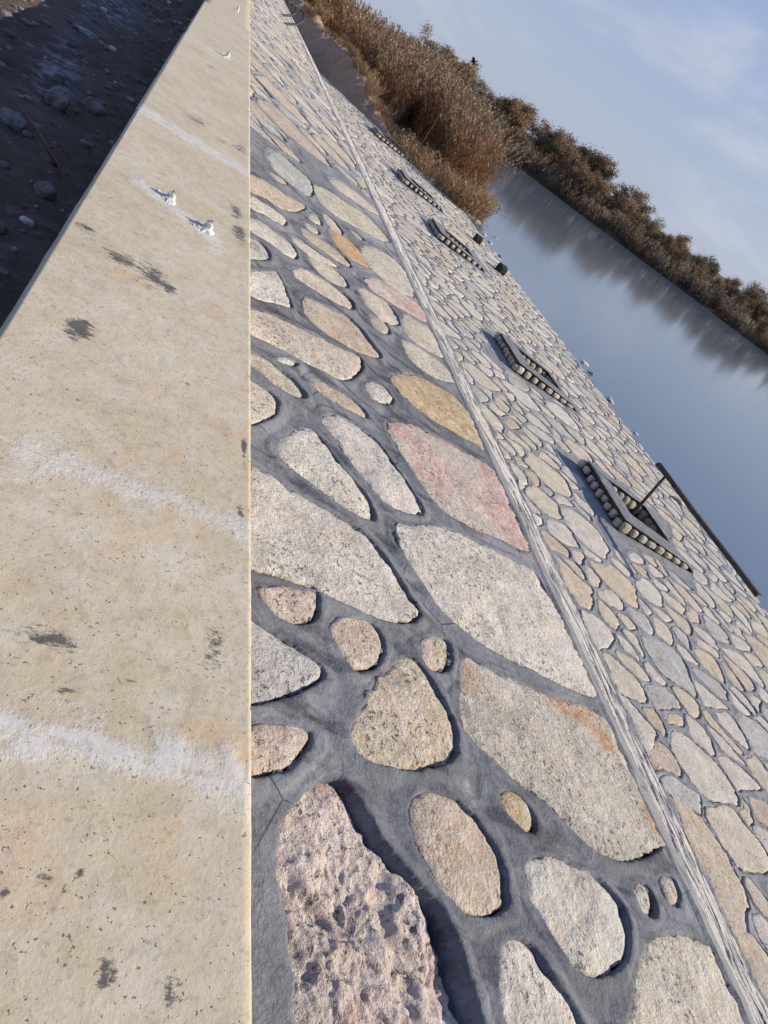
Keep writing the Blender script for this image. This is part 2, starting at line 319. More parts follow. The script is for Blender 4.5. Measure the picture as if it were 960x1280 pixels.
def mat_mortar():
    k = NT('cement_mortar')
    n1 = k.noise(2.2, 6, .6, dist=.5); n2 = k.noise(14, 5, .6, dist=1.2); n3 = k.noise(90, 5, .65); n4 = k.noise(6, 6, .55, stretch=(1, 3, 1))
    c = k.mix(k.ramp(n1, .3, .68), (.090, .090, .096), (.180, .179, .186))
    c = k.mix(k.ramp(n2, .46, .74, 0, .5), c, (.24, .24, .248))
    c = k.mix(k.ramp(n4, .50, .66, 0, .85), c, (.048, .048, .054))
    c = k.mix(k.ramp(n3, .50, .70, 0, .55), c, k.scale(c, .5)); n5 = k.noise(230, 4, .75); c = k.mix(k.ramp(n5, .55, .72, 0, .5), c, (.30, .30, .30))
    crk = k.voro(5.5, None, 'DISTANCE_TO_EDGE'); c = k.mix(k.math('MULTIPLY', k.ramp(crk.outputs['Distance'], .012, .0, 0, 1), k.ramp(k.noise(2.3, 3), .50, .62)), c, (.03, .03, .03))
    lime = k.math('MULTIPLY', k.ramp(k.noise(5, 6, .65), .63, .74), .5)
    c = k.mix(lime, c, (.42, .42, .42))
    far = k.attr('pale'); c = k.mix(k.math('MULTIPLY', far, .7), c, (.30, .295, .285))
    h = k.math('ADD', n2, k.math('ADD', k.math('MULTIPLY', n3, .5), k.math('MULTIPLY', n5, .25)))
    return k.done(c, .9, k.bump(h, .007, .9), .2)
def mat_coping():
    k = NT('cast_stone_coping')
    n1 = k.noise(3.5, 5, .6, dist=.4); n2 = k.noise(16, 5, .6); n3 = k.noise(120, 5, .7); n4 = k.noise(420, 3, .7); n5 = k.noise(45, 5, .7)
    c = k.mix(k.ramp(n1, .3, .7), (.415, .34, .222), (.475, .405, .288))
    c = k.mix(k.ramp(n2, .42, .7, 0, .6), c, (.50, .445, .35))
    c = k.mix(k.ramp(k.noise(9, 6, .65, dist=.8), .52, .70, 0, .6), c, (.47, .325, .19))           # rusty tint in clouds
    c = k.mix(k.ramp(n5, .50, .68, 0, .5), c, k.scale(c, .68))
    c = k.mix(k.ramp(n3, .53, .70, 0, .65), c, k.scale(c, .58))
    pores = k.ramp(k.noise(190, 2, .5), .665, .73); c = k.mix(k.math('MULTIPLY', pores, .8), c, (.16, .10, .05))
    wn_ = k.math('ADD', k.attr('white'), k.math('MULTIPLY', k.math('SUBTRACT', k.noise(30, 6, .68), .5), 1.7))
    c = k.mix(k.ramp(wn_, .30, 1.2, 0, .64), c, (.55, .54, .51))
    dnz = k.math('ADD', k.math('MULTIPLY', k.noise(130, 5, .75, stretch=(.5, 1, 1)), .85), k.math('MULTIPLY', k.noise(30, 4, .6, stretch=(.6, 1, 1)), .35))
    dn = k.math('ADD', k.math('MULTIPLY', k.attr('dark'), 1.0), k.math('MULTIPLY', k.math('SUBTRACT', dnz, .6), 3.4))
    c = k.mix(k.math('MULTIPLY', k.ramp(dn, .36, .85, 0, .9), k.ramp(k.attr('dark'), .08, .35)), c, (.06, .058, .055))
    c = k.mix(k.ramp(k.noise(13, 6, .7, dist=.4), .62, .76, 0, .35), c, (.20, .185, .16))
    h = k.math('ADD', k.math('MULTIPLY', n3, .4), k.math('MULTIPLY', n5, .5)); h = k.math('ADD', h, k.math('MULTIPLY', k.ramp(wn_, .4, 1.0), .35))
    h = k.math('SUBTRACT', h, k.math('MULTIPLY', pores, .3))
    return k.done(c, .82, k.bump(h, .0024, .9), .25)
def mat_soil(name, a, b, c3, sc=1., dist=.04):
    k = NT(name); n1 = k.noise(1.3*sc, 6, .6, dist=.5); n2 = k.noise(9*sc, 6, .65); n3 = k.noise(60*sc, 5, .7)
    c = k.mix(k.ramp(n1, .3, .7), a, b); c = k.mix(k.ramp(n2, .5, .72, 0, .8), c, c3); c = k.mix(k.ramp(n3, .5, .75, 0, .5), c, k.scale(c, .5))
    return k, c, k.bump(k.math('ADD', n2, k.math('MULTIPLY', n3, .4)), dist, .9)
def mat_tint(name, lo=.7, hi=1.2, sc=12, rough=.85, trans=0., spec=.2):
    k = NT(name); t = k.attr('tint', True); c = k.scale(t, k.ramp(k.noise(sc, 4, .6), .3, .7, lo, hi))
    m = k.done(c, rough, None, spec)
    if trans:
        tr = k.n('ShaderNodeBsdfTranslucent'); k.l(c, tr.inputs[0]); mx = k.n('ShaderNodeMixShader'); mx.inputs[0].default_value = trans
        k.l(k.b.outputs[0], mx.inputs[1]); k.l(tr.outputs[0], mx.inputs[2]); k.l(mx.outputs[0], k.out.inputs[0])
    return m
def mat_iron():
    k = NT('rusty_iron'); n1 = k.noise(18, 6, .65); n2 = k.noise(120, 4, .7)
    c = k.mix(k.ramp(n1, .4, .65), (.022, .020, .020), (.07, .036, .022)); c = k.mix(k.ramp(n2, .55, .7, 0, .4), c, (.11, .06, .035))
    return k.done(c, .6, k.bump(n2, .002), .4)
def mat_water():
    k = NT('river_water')
    n1 = k.noise(1.1, 3, .5, stretch=(1, 1, 1)); n2 = k.noise(5, 3, .55)
    h = k.math('ADD', n1, k.math('MULTIPLY', n2, .18))
    big = k.noise(.07, 3, .5)
    c = k.mix(k.ramp(big, .35, .65), (.082, .110, .136), (.096, .122, .145))
    m = k.done(c, .09, k.bump(h, .010, .26), .5); k.b.inputs['IOR'].default_value = 1.5
    return m
M_STONE = mat_stone(); M_MORTAR = mat_mortar(); M_COPING = mat_coping(); M_IRON = mat_iron(); M_WATER = mat_water()
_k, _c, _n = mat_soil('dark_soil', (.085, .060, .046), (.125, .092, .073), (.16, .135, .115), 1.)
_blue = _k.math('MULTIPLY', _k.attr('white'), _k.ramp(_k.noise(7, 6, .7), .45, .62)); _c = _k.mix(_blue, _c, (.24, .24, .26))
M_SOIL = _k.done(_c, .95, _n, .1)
_k, _c, _n = mat_soil('brown_earth', (.33, .225, .155), (.40, .29, .205), (.25, .165, .11), 1.2, .06); M_EARTH = _k.done(_c, .95, _n, .1)
_k, _c, _n = mat_soil('bank_ground', (.10, .075, .045), (.15, .11, .07), (.07, .05, .03), .3, .1); M_BANK = _k.done(_c, .95, _n, .1)
_k, _c, _n = mat_soil('concrete_wall', (.24, .225, .20), (.32, .30, .27), (.18, .17, .16), 2., .01); M_CONC = _k.done(_c, .9, _n, .2)
M_PLASTER = None
def mat_plaster():
    k = NT('white_plaster'); n = k.noise(60, 6, .7); c = k.mix(k.ramp(n, .35, .65), (.40, .385, .35), (.58, .57, .54)); return k.done(c, .85, k.bump(n, .006), .2)
M_PLASTER = mat_plaster()
M_REED = mat_tint('dry_reed', .75, 1.2, 3, .8, .18); M_LEAF = mat_tint('shrub_foliage', .6, 1.35, .8, .85, .2); M_BARK = mat_tint('bark', .7, 1.2, 20)
M_ROCK = mat_tint('rock', .6, 1.25, 14, .9)

# ------------------------------------------------------------------ the three faces of the embankment, as planes
A10, A35 = math.radians(10), math.radians(3.5)
P_UP0 = np.array([.325, 1.885]); CREST = P_UP0 + 1.081*np.array([math.cos(A10), -math.sin(A10)])
TOE = np.array([3.80, (8.0-3.80)*math.tan(A35)])
class Plane:
    def __init__(s, o, d): s.o = np.asarray(o, float); d = np.asarray(d, float); s.d = d/np.hypot(*d); s.nrm = np.array([-s.d[1], s.d[0]])
    def w(s, u, t, h):
        u = np.asarray(u, float); x = s.o[0]+u*s.d[0]+h*s.nrm[0]; z = s.o[1]+u*s.d[1]+h*s.nrm[1]
        return np.stack([x, np.broadcast_to(t, x.shape), z], -1)
UP = Plane(P_UP0, (math.cos(A10), -math.sin(A10)))
MID = Plane(CREST, TOE-CREST); MIDLEN = float(np.hypot(*(TOE-CREST)))
LOW = Plane(TOE, (math.cos(A35), -math.sin(A35)))
TOE_END = lambda u: 30.5 - 8.9*(u/4.2)              # where the earth bank covers the apron

# ------------------------------------------------------------------ stone outlines
def chaikin(P, n=2):
    P = np.asarray(P, float)
    for _ in range(n):
        Q = np.roll(P, -1, 0); P = np.stack([.75*P+.25*Q, .25*P+.75*Q], 1).reshape(-1, 2)
    return P
def resample(P, n):
    Q = np.vstack([P, P[:1]]); L_ = np.r_[0, np.cumsum(np.hypot(*np.diff(Q, axis=0).T))]
    s = np.linspace(0, L_[-1], n, endpoint=False)
    return np.stack([np.interp(s, L_, Q[:, 0]), np.interp(s, L_, Q[:, 1])], 1)
def area_c(P):
    x, y = P.T; x2, y2 = np.roll(x, -1), np.roll(y, -1); c = x*y2-x2*y; A = c.sum()/2
    return A, np.array([((x+x2)*c).sum(), ((y+y2)*c).sum()])/(6*A)
def sdist(px, py, P):
    """signed distance (outside positive) of points to polygon P"""
    a = P; b = np.roll(P, -1, 0); d2 = np.full(px.shape, 1e9); ins = np.zeros(px.shape, bool)
    for (ax, ay), (bx, by) in zip(a, b):
        ex, ey = bx-ax, by-ay; L2 = ex*ex+ey*ey+1e-12
        t = np.clip(((px-ax)*ex+(py-ay)*ey)/L2, 0, 1)
        d2 = np.minimum(d2, (px-ax-t*ex)**2+(py-ay-t*ey)**2)
        if ay != by:
            c = (ay > py) != (by > py); ins ^= c & (px < (bx-ax)*(py-ay)/(by-ay)+ax)
    d = np.sqrt(d2); return np.where(ins, -d, d)
def pack(u0, u1, t0, t1, rmin, rmax, gap, seed, skip=None, warp=.10, fill=2600):
    """irregular stones: power cells of darts of very different radii, shrunk by half the joint and rounded"""
    rng = np.random.RandomState(seed); pts = np.zeros((0, 3)); tries = int(fill*(u1-u0)*(t1-t0))
    cell = {}; cs = rmax*2; out = []
    def near(x, y, k=1):
        i, j = int(x//cs), int(y//cs)
        for a in range(i-k, i+k+1):
            for b in range(j-k, j+k+1): yield from cell.get((a, b), ())
    for q in range(min(tries, 60000)):
        r = rmin+(rmax-rmin)*rng.rand()**1.6*(1 - .55*min(1, q/(tries*.35)))
        x, y = rng.uniform(u0, u1), rng.uniform(t0, t1)
        if all((x-X)**2+(y-Y)**2 > (.92*(r+R))**2 for X, Y, R in near(x, y)):
            cell.setdefault((int(x//cs), int(y//cs)), []).append((x, y, r)); out.append((x, y, r))
    res = []
    for (x, y, r) in out:
        poly = [(x-2.0*r-.05, y-2.0*r-.05), (x+2.0*r+.05, y-2.0*r-.05), (x+2.0*r+.05, y+2.0*r+.05), (x-2.0*r-.05, y+2.0*r+.05)]
        g = gap*rng.uniform(.7, 1.5)/2
        for X, Y, R in near(x, y, 1):
            d2 = (X-x)**2+(Y-y)**2
            if d2 < 1e-9: continue
            d = math.sqrt(d2); nx, ny = (X-x)/d, (Y-y)/d; m = (d2+r*r-R*R)/(2*d)-g
            new = []
            for (p, q) in zip(poly, poly[1:]+poly[:1]):
                sp = (p[0]-x)*nx+(p[1]-y)*ny-m; sq = (q[0]-x)*nx+(q[1]-y)*ny-m
                if sp <= 0: new.append(p)
                if sp*sq < 0:
                    t = sp/(sp-sq); new.append((p[0]+t*(q[0]-p[0]), p[1]+t*(q[1]-p[1])))
            poly = new
            if len(poly) < 3: break
        if len(poly) < 3: continue
        P = np.array(poly); P[:, 0] = np.clip(P[:, 0], u0, u1)
        A, c = area_c(P)
        if abs(A) < .006: continue
        if A < 0: P = P[::-1]
        if skip and skip(c, P): continue
        P = resample(chaikin(P, 1), 26); w_ = warp*np.stack([perlin(P[:, 0]*2.6, P[:, 1]*2.6, seed+1), perlin(P[:, 0]*2.6, P[:, 1]*2.6, seed+2)], -1)+.25*warp*np.stack([perlin(P[:, 0]*9, P[:, 1]*9, seed+3), perlin(P[:, 0]*9, P[:, 1]*9, seed+4)], -1)
        P = P+w_; P[:, 0] = np.clip(P[:, 0], u0, u1); res.append(chaikin(P, 1))
    return res
PAL = {'white': (.52, .46, .38), 'cream': (.50, .425, .315), 'tan': (.48, .38, .265), 'ochre': (.45, .32, .17), 'rose': (.51, .41, .335),
       'pink': (.46, .305, .255), 'peach': (.47, .37, .28), 'grey': (.39, .365, .325), 'orange': (.50, .30, .13), 'orangepatch': (.46, .40, .32)}
def stone_mesh(P, pl, spacing, rng, tone, tname='', relief=.006, sink=0., dome=.008, rag=1., edged=.005):
    """one stone as rings from its middle out; returns verts, quads, tris, tints in world space"""
    A, c = area_c(P)
    if A < 0: P = P[::-1]; A = -A
    per = np.hypot(*(np.roll(P, -1, 0)-P).T).sum(); n = int(np.clip(per/spacing, 14, 420)); P = resample(P, n)
    rad = math.sqrt(A/math.pi); m = int(np.clip(rad/spacing, 3, 70)); sd = rng.randint(1000)
    d = P-c; L_ = np.hypot(d[:, 0], d[:, 1])[:, None]
    P = P + d/L_*(fbm(P[:, 0]*28, P[:, 1]*28, 3, sd, .6)*min(.016, rad*.09)*rag)[:, None]
    rr = np.r_[np.linspace(1/m, 1, m)**.85, 1.0, 1.0]
    U = c[0]+(P[:, 0]-c[0])[None, :]*rr[:, None]; T = c[1]+(P[:, 1]-c[1])[None, :]*rr[:, None]
    edge = rr[:, None]*np.ones((1, n))
    h = dome*(1-edge**3) + relief*fbm(U*9, T*9, 5, sd, .55) + relief*.7*np.minimum(fbm(U*5+3, T*5, 4, sd+5, .5, True), .3)
    if tname == 'rose':                                                # the big rough stone: broken ledges
        lowm = sstep(.62, .40, T); h = h + .016*fbm(U*6+2, T*6, 5, 77, .5) + lowm*(.018*np.minimum(fbm(U*5+T*3, T*5-U*2, 3, 9, .45, True), .30) - .014*sstep(.55, .9, fbm(U*4+1, T*6+U*3, 3, 45, .5, True)) + .010*fbm(U*13, T*11, 3, 29)); q = fbm(U*7+T*2, T*7, 4, 53, .55)*4+U*2; q2 = fbm(U*17, T*15+U*5, 3, 54)*4; h = h + (lowm*.8+.1)*(.0065*(np.floor(q)+sstep(.80, .98, q-np.floor(q))-q)+.002*(np.floor(q2)+sstep(.75, .98, q2-np.floor(q2))-q2)) + .004*fbm(U*45, T*45, 3, 19)
    h = h - edged*sstep(.90, 1.0, edge)*(.6+.8*fbm(U*30, T*30, 2, sd+3)) - sink
    h[-2] -= .006; h[-1] -= .085
    U[-2] += 0; V = pl.w(U, T, h).reshape(-1, 3)
    V = np.vstack([V, pl.w(np.array([c[0]]), np.array([c[1]]), np.array([h[0].mean()]))])
    R = len(rr); i = (np.arange(R-1)[:, None]*n+np.arange(n)[None, :]).ravel(); j = (np.arange(R-1)[:, None]*n+(np.arange(n)[None, :]+1) % n).ravel()
    q4 = np.stack([i, i+n, j+n, j], 1); a = np.arange(n); q3 = np.stack([np.full(n, R*n), a, (a+1) % n], 1)
    col = np.tile(np.asarray(tone, float), (len(V), 1)); uu = np.r_[U.ravel(), c[0]]; tt = np.r_[T.ravel(), c[1]]
    pn = fbm(uu*6, tt*6, 4, sd+11); k = sstep(.05, .5, pn)[:, None]; col = col*(1-k*.25)+np.array([.53, .50, .45])*k*.25
    if tname == 'orangepatch':
        k = np.exp(-((uu-.90)/.08)**2-((tt-1.015)/.035)**2)+np.exp(-((uu-1.0)/.035)**2-((tt-.965)/.035)**2)+.8*np.exp(-((uu-1.055)/.02)**2-((tt-.80)/.05)**2)+.6*np.exp(-((uu-.54)/.03)**2-((tt-.94)/.04)**2)
        k = np.clip(k*(1.2+fbm(uu*14, tt*14, 4, 5)), 0, 1)[:, None]; col = col*(1-k)+np.array([.42, .235, .11])*k
    if tname == 'pink':
        k = sstep(-.35, .25, fbm(uu*4, tt*4, 3, sd)+(uu-c[0])*1.2)[:, None]; col = np.array([.45, .39, .32])*(1-k)+col*k
        k = sstep(.1, .5, fbm(uu*11, tt*11, 4, sd+2))[:, None]; col = col*(1-.5*k)+np.array([.44, .22, .15])*.5*k
    if tname == 'ochre':
        k = sstep(-.1, .5, fbm(uu*10, tt*10, 4, sd+2))[:, None]; col = col*(1-k*.6)+np.array([.30, .20, .10])*k*.6
    if tname == 'rose':
        k = sstep(.0, .4, fbm(uu*9, tt*9, 4, 31))[:, None]*.75*sstep(.75, .4, tt)[:, None]; col = col*(1-k)+np.array([.40, .21, .165])*k
    return V, q4, q3, col
def lump(cx, cy, cz, sx, sy, sz, seed, k=10, m=7, box=.55):
    """a rough rounded block: squarish ellipsoid with noise"""
    th = np.linspace(0, 2*np.pi, k, endpoint=False); ph = np.linspace(-np.pi/2, np.pi/2, m)
    Pt, Tt = np.meshgrid(ph, th, indexing='ij'); sp = lambda a: np.sign(a)*np.abs(a)**box
    x = sp(np.cos(Pt))*sp(np.cos(Tt)); y = sp(np.cos(Pt))*sp(np.sin(Tt)); z = sp(np.sin(Pt))
    n = 1+.16*fbm(Tt*1.6+seed*3.1, Pt*1.9+seed, 3, int(seed*7) % 911); n[0] = n[0, 0]; n[-1] = n[-1, 0]
    V = np.stack([cx+x*sx*n, cy+y*sy*n, cz+z*sz*n], -1).reshape(-1, 3)
    i = (np.arange(m-1)[:, None]*k+np.arange(k)[None, :]).ravel(); j = (np.arange(m-1)[:, None]*k+(np.arange(k)[None, :]+1) % k).ravel()
    return V, np.stack([i, j, j+k, i+k], 1)
def emit(name, parent, Ps, label=None, kind=None):
    V, q4, q3, cl, off = [], [], [], [], 0
    for v, a, b, c in Ps:
        V.append(v); q4.append(a+off); q3.append(b+off); cl.append(c); off += len(v)
    o = link(name, mesh_np(name, np.concatenate(V)-np.array(parent.location), [np.concatenate(q4), np.concatenate(q3)], True, {'tint': np.concatenate(cl)}), M_STONE, parent)
    if label: o['label'] = label
    if kind: o['kind'] = kind
    return o
def mortar_grid(name, pl, parent, us, ts, stones, margin, gapw, seed, lip=.006, base=.001, mend=None, hole=None, pale=0.):
    U, T = np.meshgrid(us, ts, indexing='ij'); du, dt = us[1]-us[0], ts[1]-ts[0]
    H = np.full(U.shape, 9.); W = np.zeros(U.shape); S_ = np.zeros(U.shape)
    for P, sink, gw in stones:
        g = gapw*gw; A, c = area_c(P); Q = P+np.array([g*.9, -g*.5])                 # joint raked open on the river side of each stone
        Q = c + (Q-c) ; lo = Q.min(0)-margin; hi = Q.max(0)+margin
        i0, i1 = np.searchsorted(us, (lo[0], hi[0])); j0, j1 = np.searchsorted(ts, (lo[1], hi[1]))
        if i1-i0 < 1 or j1-j0 < 1: continue
        u, t = U[i0:i1, j0:j1], T[i0:i1, j0:j1]
        d = sdist(u, t, Q if len(Q) <= 64 else resample(Q, 64)) - g*.25 + fbm(u*34, t*34, 3, seed+5, .65)*min(g, .0065)
        old = H[i0:i1, j0:j1]; k = d < old
        side = np.clip(((u-c[0])*.9-(t-c[1])*.45)/np.hypot(u-c[0]+1e-9, t-c[1]), -1, 1)
        H[i0:i1, j0:j1] = np.where(k, d, old); W[i0:i1, j0:j1] = np.where(k, side, W[i0:i1, j0:j1]); S_[i0:i1, j0:j1] = np.where(k, sink, S_[i0:i1, j0:j1])
    low = fbm(U*3, T*3, 4, seed); fine = fbm(U*16, T*16, 3, seed+9)
    h = base+.010*low+.0022*fine+.0022*fbm(U*9, T*40, 3, seed+21)
    h = h - .006*sstep(.0, .07, H)*(H < 5)
    h = h + lip*(.5+.5*W)*np.exp(-((H-.008)/.014)**2) + S_*.0*np.exp(-(H/.05)**2)
    h = h + .35*lip*np.exp(-((H-.022)/.006)**2)*sstep(-.1, .3, fbm(U*5, T*5, 2, seed+33))
    h = np.where(H < 0, np.maximum(h+H*9., -.075-S_), h)
    if hole is not None: h = hole(U, T, h)
    if mend is not None: h = mend(U, T, h)
    V = pl.w(U, T, h).reshape(-1, 3)
    pal = np.clip(pale+np.zeros(len(V)) if np.isscalar(pale) else pale(U, T).ravel(), 0, 1)
    return link(name, mesh_np(name, V-np.array(parent.location), grid_faces(len(us), len(ts))[:, ::-1] if False else grid_faces(len(us), len(ts)), True, {'pale': pal}), M_MORTAR, parent)
def view_size(P, pl):
    A, c = area_c(P); w = pl.w(np.array([c[0]]), np.array([c[1]]), np.array([0.]))[0]-np.array([0, 0, CAMZ]); d = np.linalg.norm(w)
    g = abs(w[0]*pl.nrm[0]+w[2]*pl.nrm[1])/d
    q = cam.matrix_world.inverted() @ Vector((w[0], w[1], w[2]+CAMZ))
    if q.z > -.05: return -1
    x, y = q.x/-q.z*955, q.y/-q.z*955
    if abs(x) > 500 or abs(y) > 660: return -1
    return abs(A)*g/d**2

# ================================================================== setting
def sheet(name, xs, ys, zf, m, attrs=None):
    X, Y = np.meshgrid(xs, ys, indexing='ij'); Z = zf(X, Y)
    a = {k: f(X, Y).ravel() for k, f in (attrs or {}).items()}
    return tag(link(name, mesh_np(name, np.stack([X, Y, Z], -1).reshape(-1, 3), grid_faces(len(xs), len(ys)), True, a), m), kind='structure')

# water: one broad sheet from under the apron to beyond the far bank
sheet('water', np.r_[4.6, 12, 30, 80, 300, 2500], np.r_[-2500, -300, -60, 0, 30, 80, 300, 2500], lambda X, Y: 0*X, M_WATER)
# land: ground behind the parapet, reed flat, far bank and plain out to the horizon, all one terrain
BK_A, BK_B = np.array([26.77, 67.74]), np.array([46.25, 51.35]); _bd = (BK_B-BK_A)/np.linalg.norm(BK_B-BK_A); _bn = np.array([-_bd[1], _bd[0]])
if _bn @ np.array([1, 1]) < 0: _bn = -_bn
def bank_s(X, Y): return (X-BK_A[0])*_bn[0]+(Y-BK_A[1])*_bn[1]
def far_z(X, Y):
    s = bank_s(X, Y)+2.0*fbm(X*.05, Y*.05, 3, 3)+.5*fbm(X*.4, Y*.4, 2, 4)
    z = -1.2+1.9*sstep(-2., 3.5, s)+.5*fbm(X*.03, Y*.03, 3, 8)*sstep(3, 20, s)
    # reed flat and shore on this side, beyond the apron
    e = Y-(30.5-8.9*np.clip((X-4)/4.2, -1, 1.3)); r = sstep(-.2, 1.2, e)*sstep(9.0, 7.8, X-.5*fbm(X*.5, Y*.5, 2, 6)-(Y-24)*.26)
    return np.maximum(z, -1.2+1.45*r+.12*fbm(X*.8, Y*.8, 3, 2))
xs = np.r_[-2600, -600, -150, np.arange(-60, 3, 6), np.arange(3, 22, .5), np.arange(22, 90, 1.5), 100, 130, 200, 400, 1000, 2600]
ys = np.r_[-2600, -600, -200, np.arange(-60, 20, 4), np.arange(20, 60, .6), np.arange(60, 100, 1.5), 110, 140, 200, 400, 1000, 2600]
def land_z(X, Y):
    z = far_z(X, Y)
    return np.where(X < 3.0, np.where(Y > 75, z, -1.0), z)
tag(sheet('land', xs, ys, land_z, M_BANK))
# dark ground behind the parapet
xs = np.r_[-2600, -800, -200, -60, -25, -12, -8, np.arange(-6, -2, .06), np.arange(-2, -.06, .02), -.06, .1]
ys = np.r_[-2600, -600, -100, -30, -10, -4, np.arange(-1, 10, .025), np.arange(10, 24, .12), 26, 30, 40, 60, 100, 300, 1000, 2600]
GZ = 1.45
def ground_z(X, Y):
    near = sstep(-9, -4, X)*sstep(-3, 0, Y)*sstep(26, 18, Y)
    return GZ+near*(.05*fbm(X*1.6, Y*1.6, 5, 51, .55)+.020*fbm(X*9, Y*9, 4, 52, .6)+.010*fbm(X*30, Y*30, 2, 53))-.02*sstep(-8, -60, X)
def blue_patch(X, Y):
    return np.clip(1.3*np.exp(-((X+.63+.09*(Y-5.2))/.11)**2-((Y-5.2)/.75)**2)+1.0*np.exp(-((X+.75)/.2)**2-((Y-8.2)/1.1)**2), 0, 1)
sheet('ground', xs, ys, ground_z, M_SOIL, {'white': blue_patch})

# ================================================================== embankment
rng = np.random.RandomState(7)
traced = []
for sid, tname, pts in STONES:
    P = np.array(pts)
    if np.ptp(P[:, 0]) < .012: continue
    A, c = area_c(P)
    if A < 0: P = P[::-1]
    P = chaikin(P, 2); c = area_c(P)[1]; d_ = P-c; P = P+d_/np.hypot(d_[:, 0], d_[:, 1])[:, None]*(.011 if c[1] < 1.6 else .007); P[:, 0] = np.minimum(P[:, 0], 1.068)
    traced.append((sid, tname, P))
cents = np.array([area_c(P)[1] for _, _, P in traced])
def skip_up(c, P):
    for _, _, Q in traced:
        if (np.abs(Q.mean(0)-c) < 1.2).all():
            if sdist(P[:, 0], P[:, 1], Q).min() < .035 or sdist(np.array([c[0]]), np.array([c[1]]), Q)[0] < .03: return True
    return .10 < c[1] < 3.9
pk = pack(-.1, 1.068, -3., 26, .09, .34, .032, 11, skip_up, fill=1100)
ups = [(P, t, s) for s, t, P in traced] + [(P, '', 0) for P in pk]
# -- upper slope
up_root = empty('stone_slope', 'upper gently sloping face of big pale stones in grey mortar beside the smooth coping', 'stone wall', (.9, 2.0, 1.78))
PNAMES = ['white', 'cream', 'cream', 'tan', 'tan', 'grey', 'peach']
def toned(t, sat=.92):
    b = np.array(PAL[t])*rng.uniform(.92, 1.06); b = b*sat+(1-sat)*b.mean(); return np.clip(b+rng.uniform(-.008, .008, 3), .05, .9)
order = sorted(range(len(ups)), key=lambda i: -view_size(ups[i][0], UP)); bigs = set(order[:99]); rest = []
SINK = {1: .022, 22: .01}; GAPW = {1: 4.6, 17: 1.2, 22: 2.2, 20: 2.2, 21: 1.6, 16: 1.5, 18: 1.4, 12: 1.2}
for i, (P, t, sid) in enumerate(ups):
    tn = t or PNAMES[rng.randint(len(PNAMES))]; c = area_c(P)[1]; dist = math.hypot(c[0]+.3, c[1]) + .6
    sp = .0045 if c[1] < 1.0 and c[1] > .1 else (.006 if c[1] < 2 else (.010 if c[1] < 5 else .03))
    if sid == 1: sp = .0035
    mm = stone_mesh(P, UP, sp, rng, toned(tn), t, .011 if tn == 'white' else .007, SINK.get(sid, 0.), .004)
    if i in bigs:
        lab = {'pink': 'pink stone', 'orange': 'orange stone', 'orangepatch': 'cream stone with an orange brown patch', 'rose': 'large rough pinkish stone with broken ledges',
               'ochre': 'speckled ochre brown stone'}.get(t)
        emit('face_stone', up_root, [mm], lab)
    else: rest.append(mm)
if rest: emit('face_stones', up_root, rest, kind='stuff')
def crest_mend(U, T, h):       # mortar arris along the crest
    k = sstep(1.03, 1.075, U); return h*(1-k)+k*(-.004+.006*fbm(U*4, T*5, 3, 91)) - .03*sstep(1.068, 1.082, U)
upst = [(P, SINK.get(s, 0.), GAPW.get(s, 1.)*(1. if s else .9)) for P, t, s in ups]
def stones_in(L_, a, b): return [q for q in L_ if q[0][:, 1].max() > a-.15 and q[0][:, 1].min() < b+.15]
for us, ts, mar in ((np.arange(-.02, 1.0825, .0034), np.arange(.18, 1.9, .0034), .09), (np.arange(-.02, 1.0825, .005), np.arange(1.9, 4.4, .006), .09),
                    (np.arange(-.02, 1.0835, .010), np.arange(4.39, 10, .012), .09), (np.arange(-.02, 1.0835, .02), np.arange(9.99, 60, .04), .09), (np.arange(-.02, 1.0835, .012), np.arange(-3., .185, .014), .09)):
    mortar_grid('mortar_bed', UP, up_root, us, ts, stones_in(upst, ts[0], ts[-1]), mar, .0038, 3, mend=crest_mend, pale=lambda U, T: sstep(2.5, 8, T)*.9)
# crumbs of raked out mortar lying in the open joints
B = MB(); rc = random.Random(3)
for P, t, sid in ups:
    c = area_c(P)[1]
    if not sid or sid == 1 or c[1] > 2.4: continue
    Q = resample(P, 90)
    for q in Q:
        d = q-c; d = d/np.hypot(*d); side = d[0]*.9-d[1]*.45
        if rc.random() > .06+.28*side: continue
        s_ = rc.uniform(.0018, .0055); p = q+d*rc.uniform(-.001, .012)+np.array([rc.uniform(-.004, .004), rc.uniform(-.004, .004)])
        V, f_ = lump(0, 0, 0, s_*rc.uniform(.7, 1.6), s_*rc.uniform(.7, 1.6), s_, rc.random()*90, 7, 5, .7)
        o_ = UP.w(np.array([p[0]]), np.array([p[1]]), np.array([-.004+s_*.2]))[0]; B.add(V+o_-np.array(up_root.location), f_)
tag(link('mortar_crumbs', B.build('mortar_crumbs', False), M_MORTAR, up_root), kind='stuff')
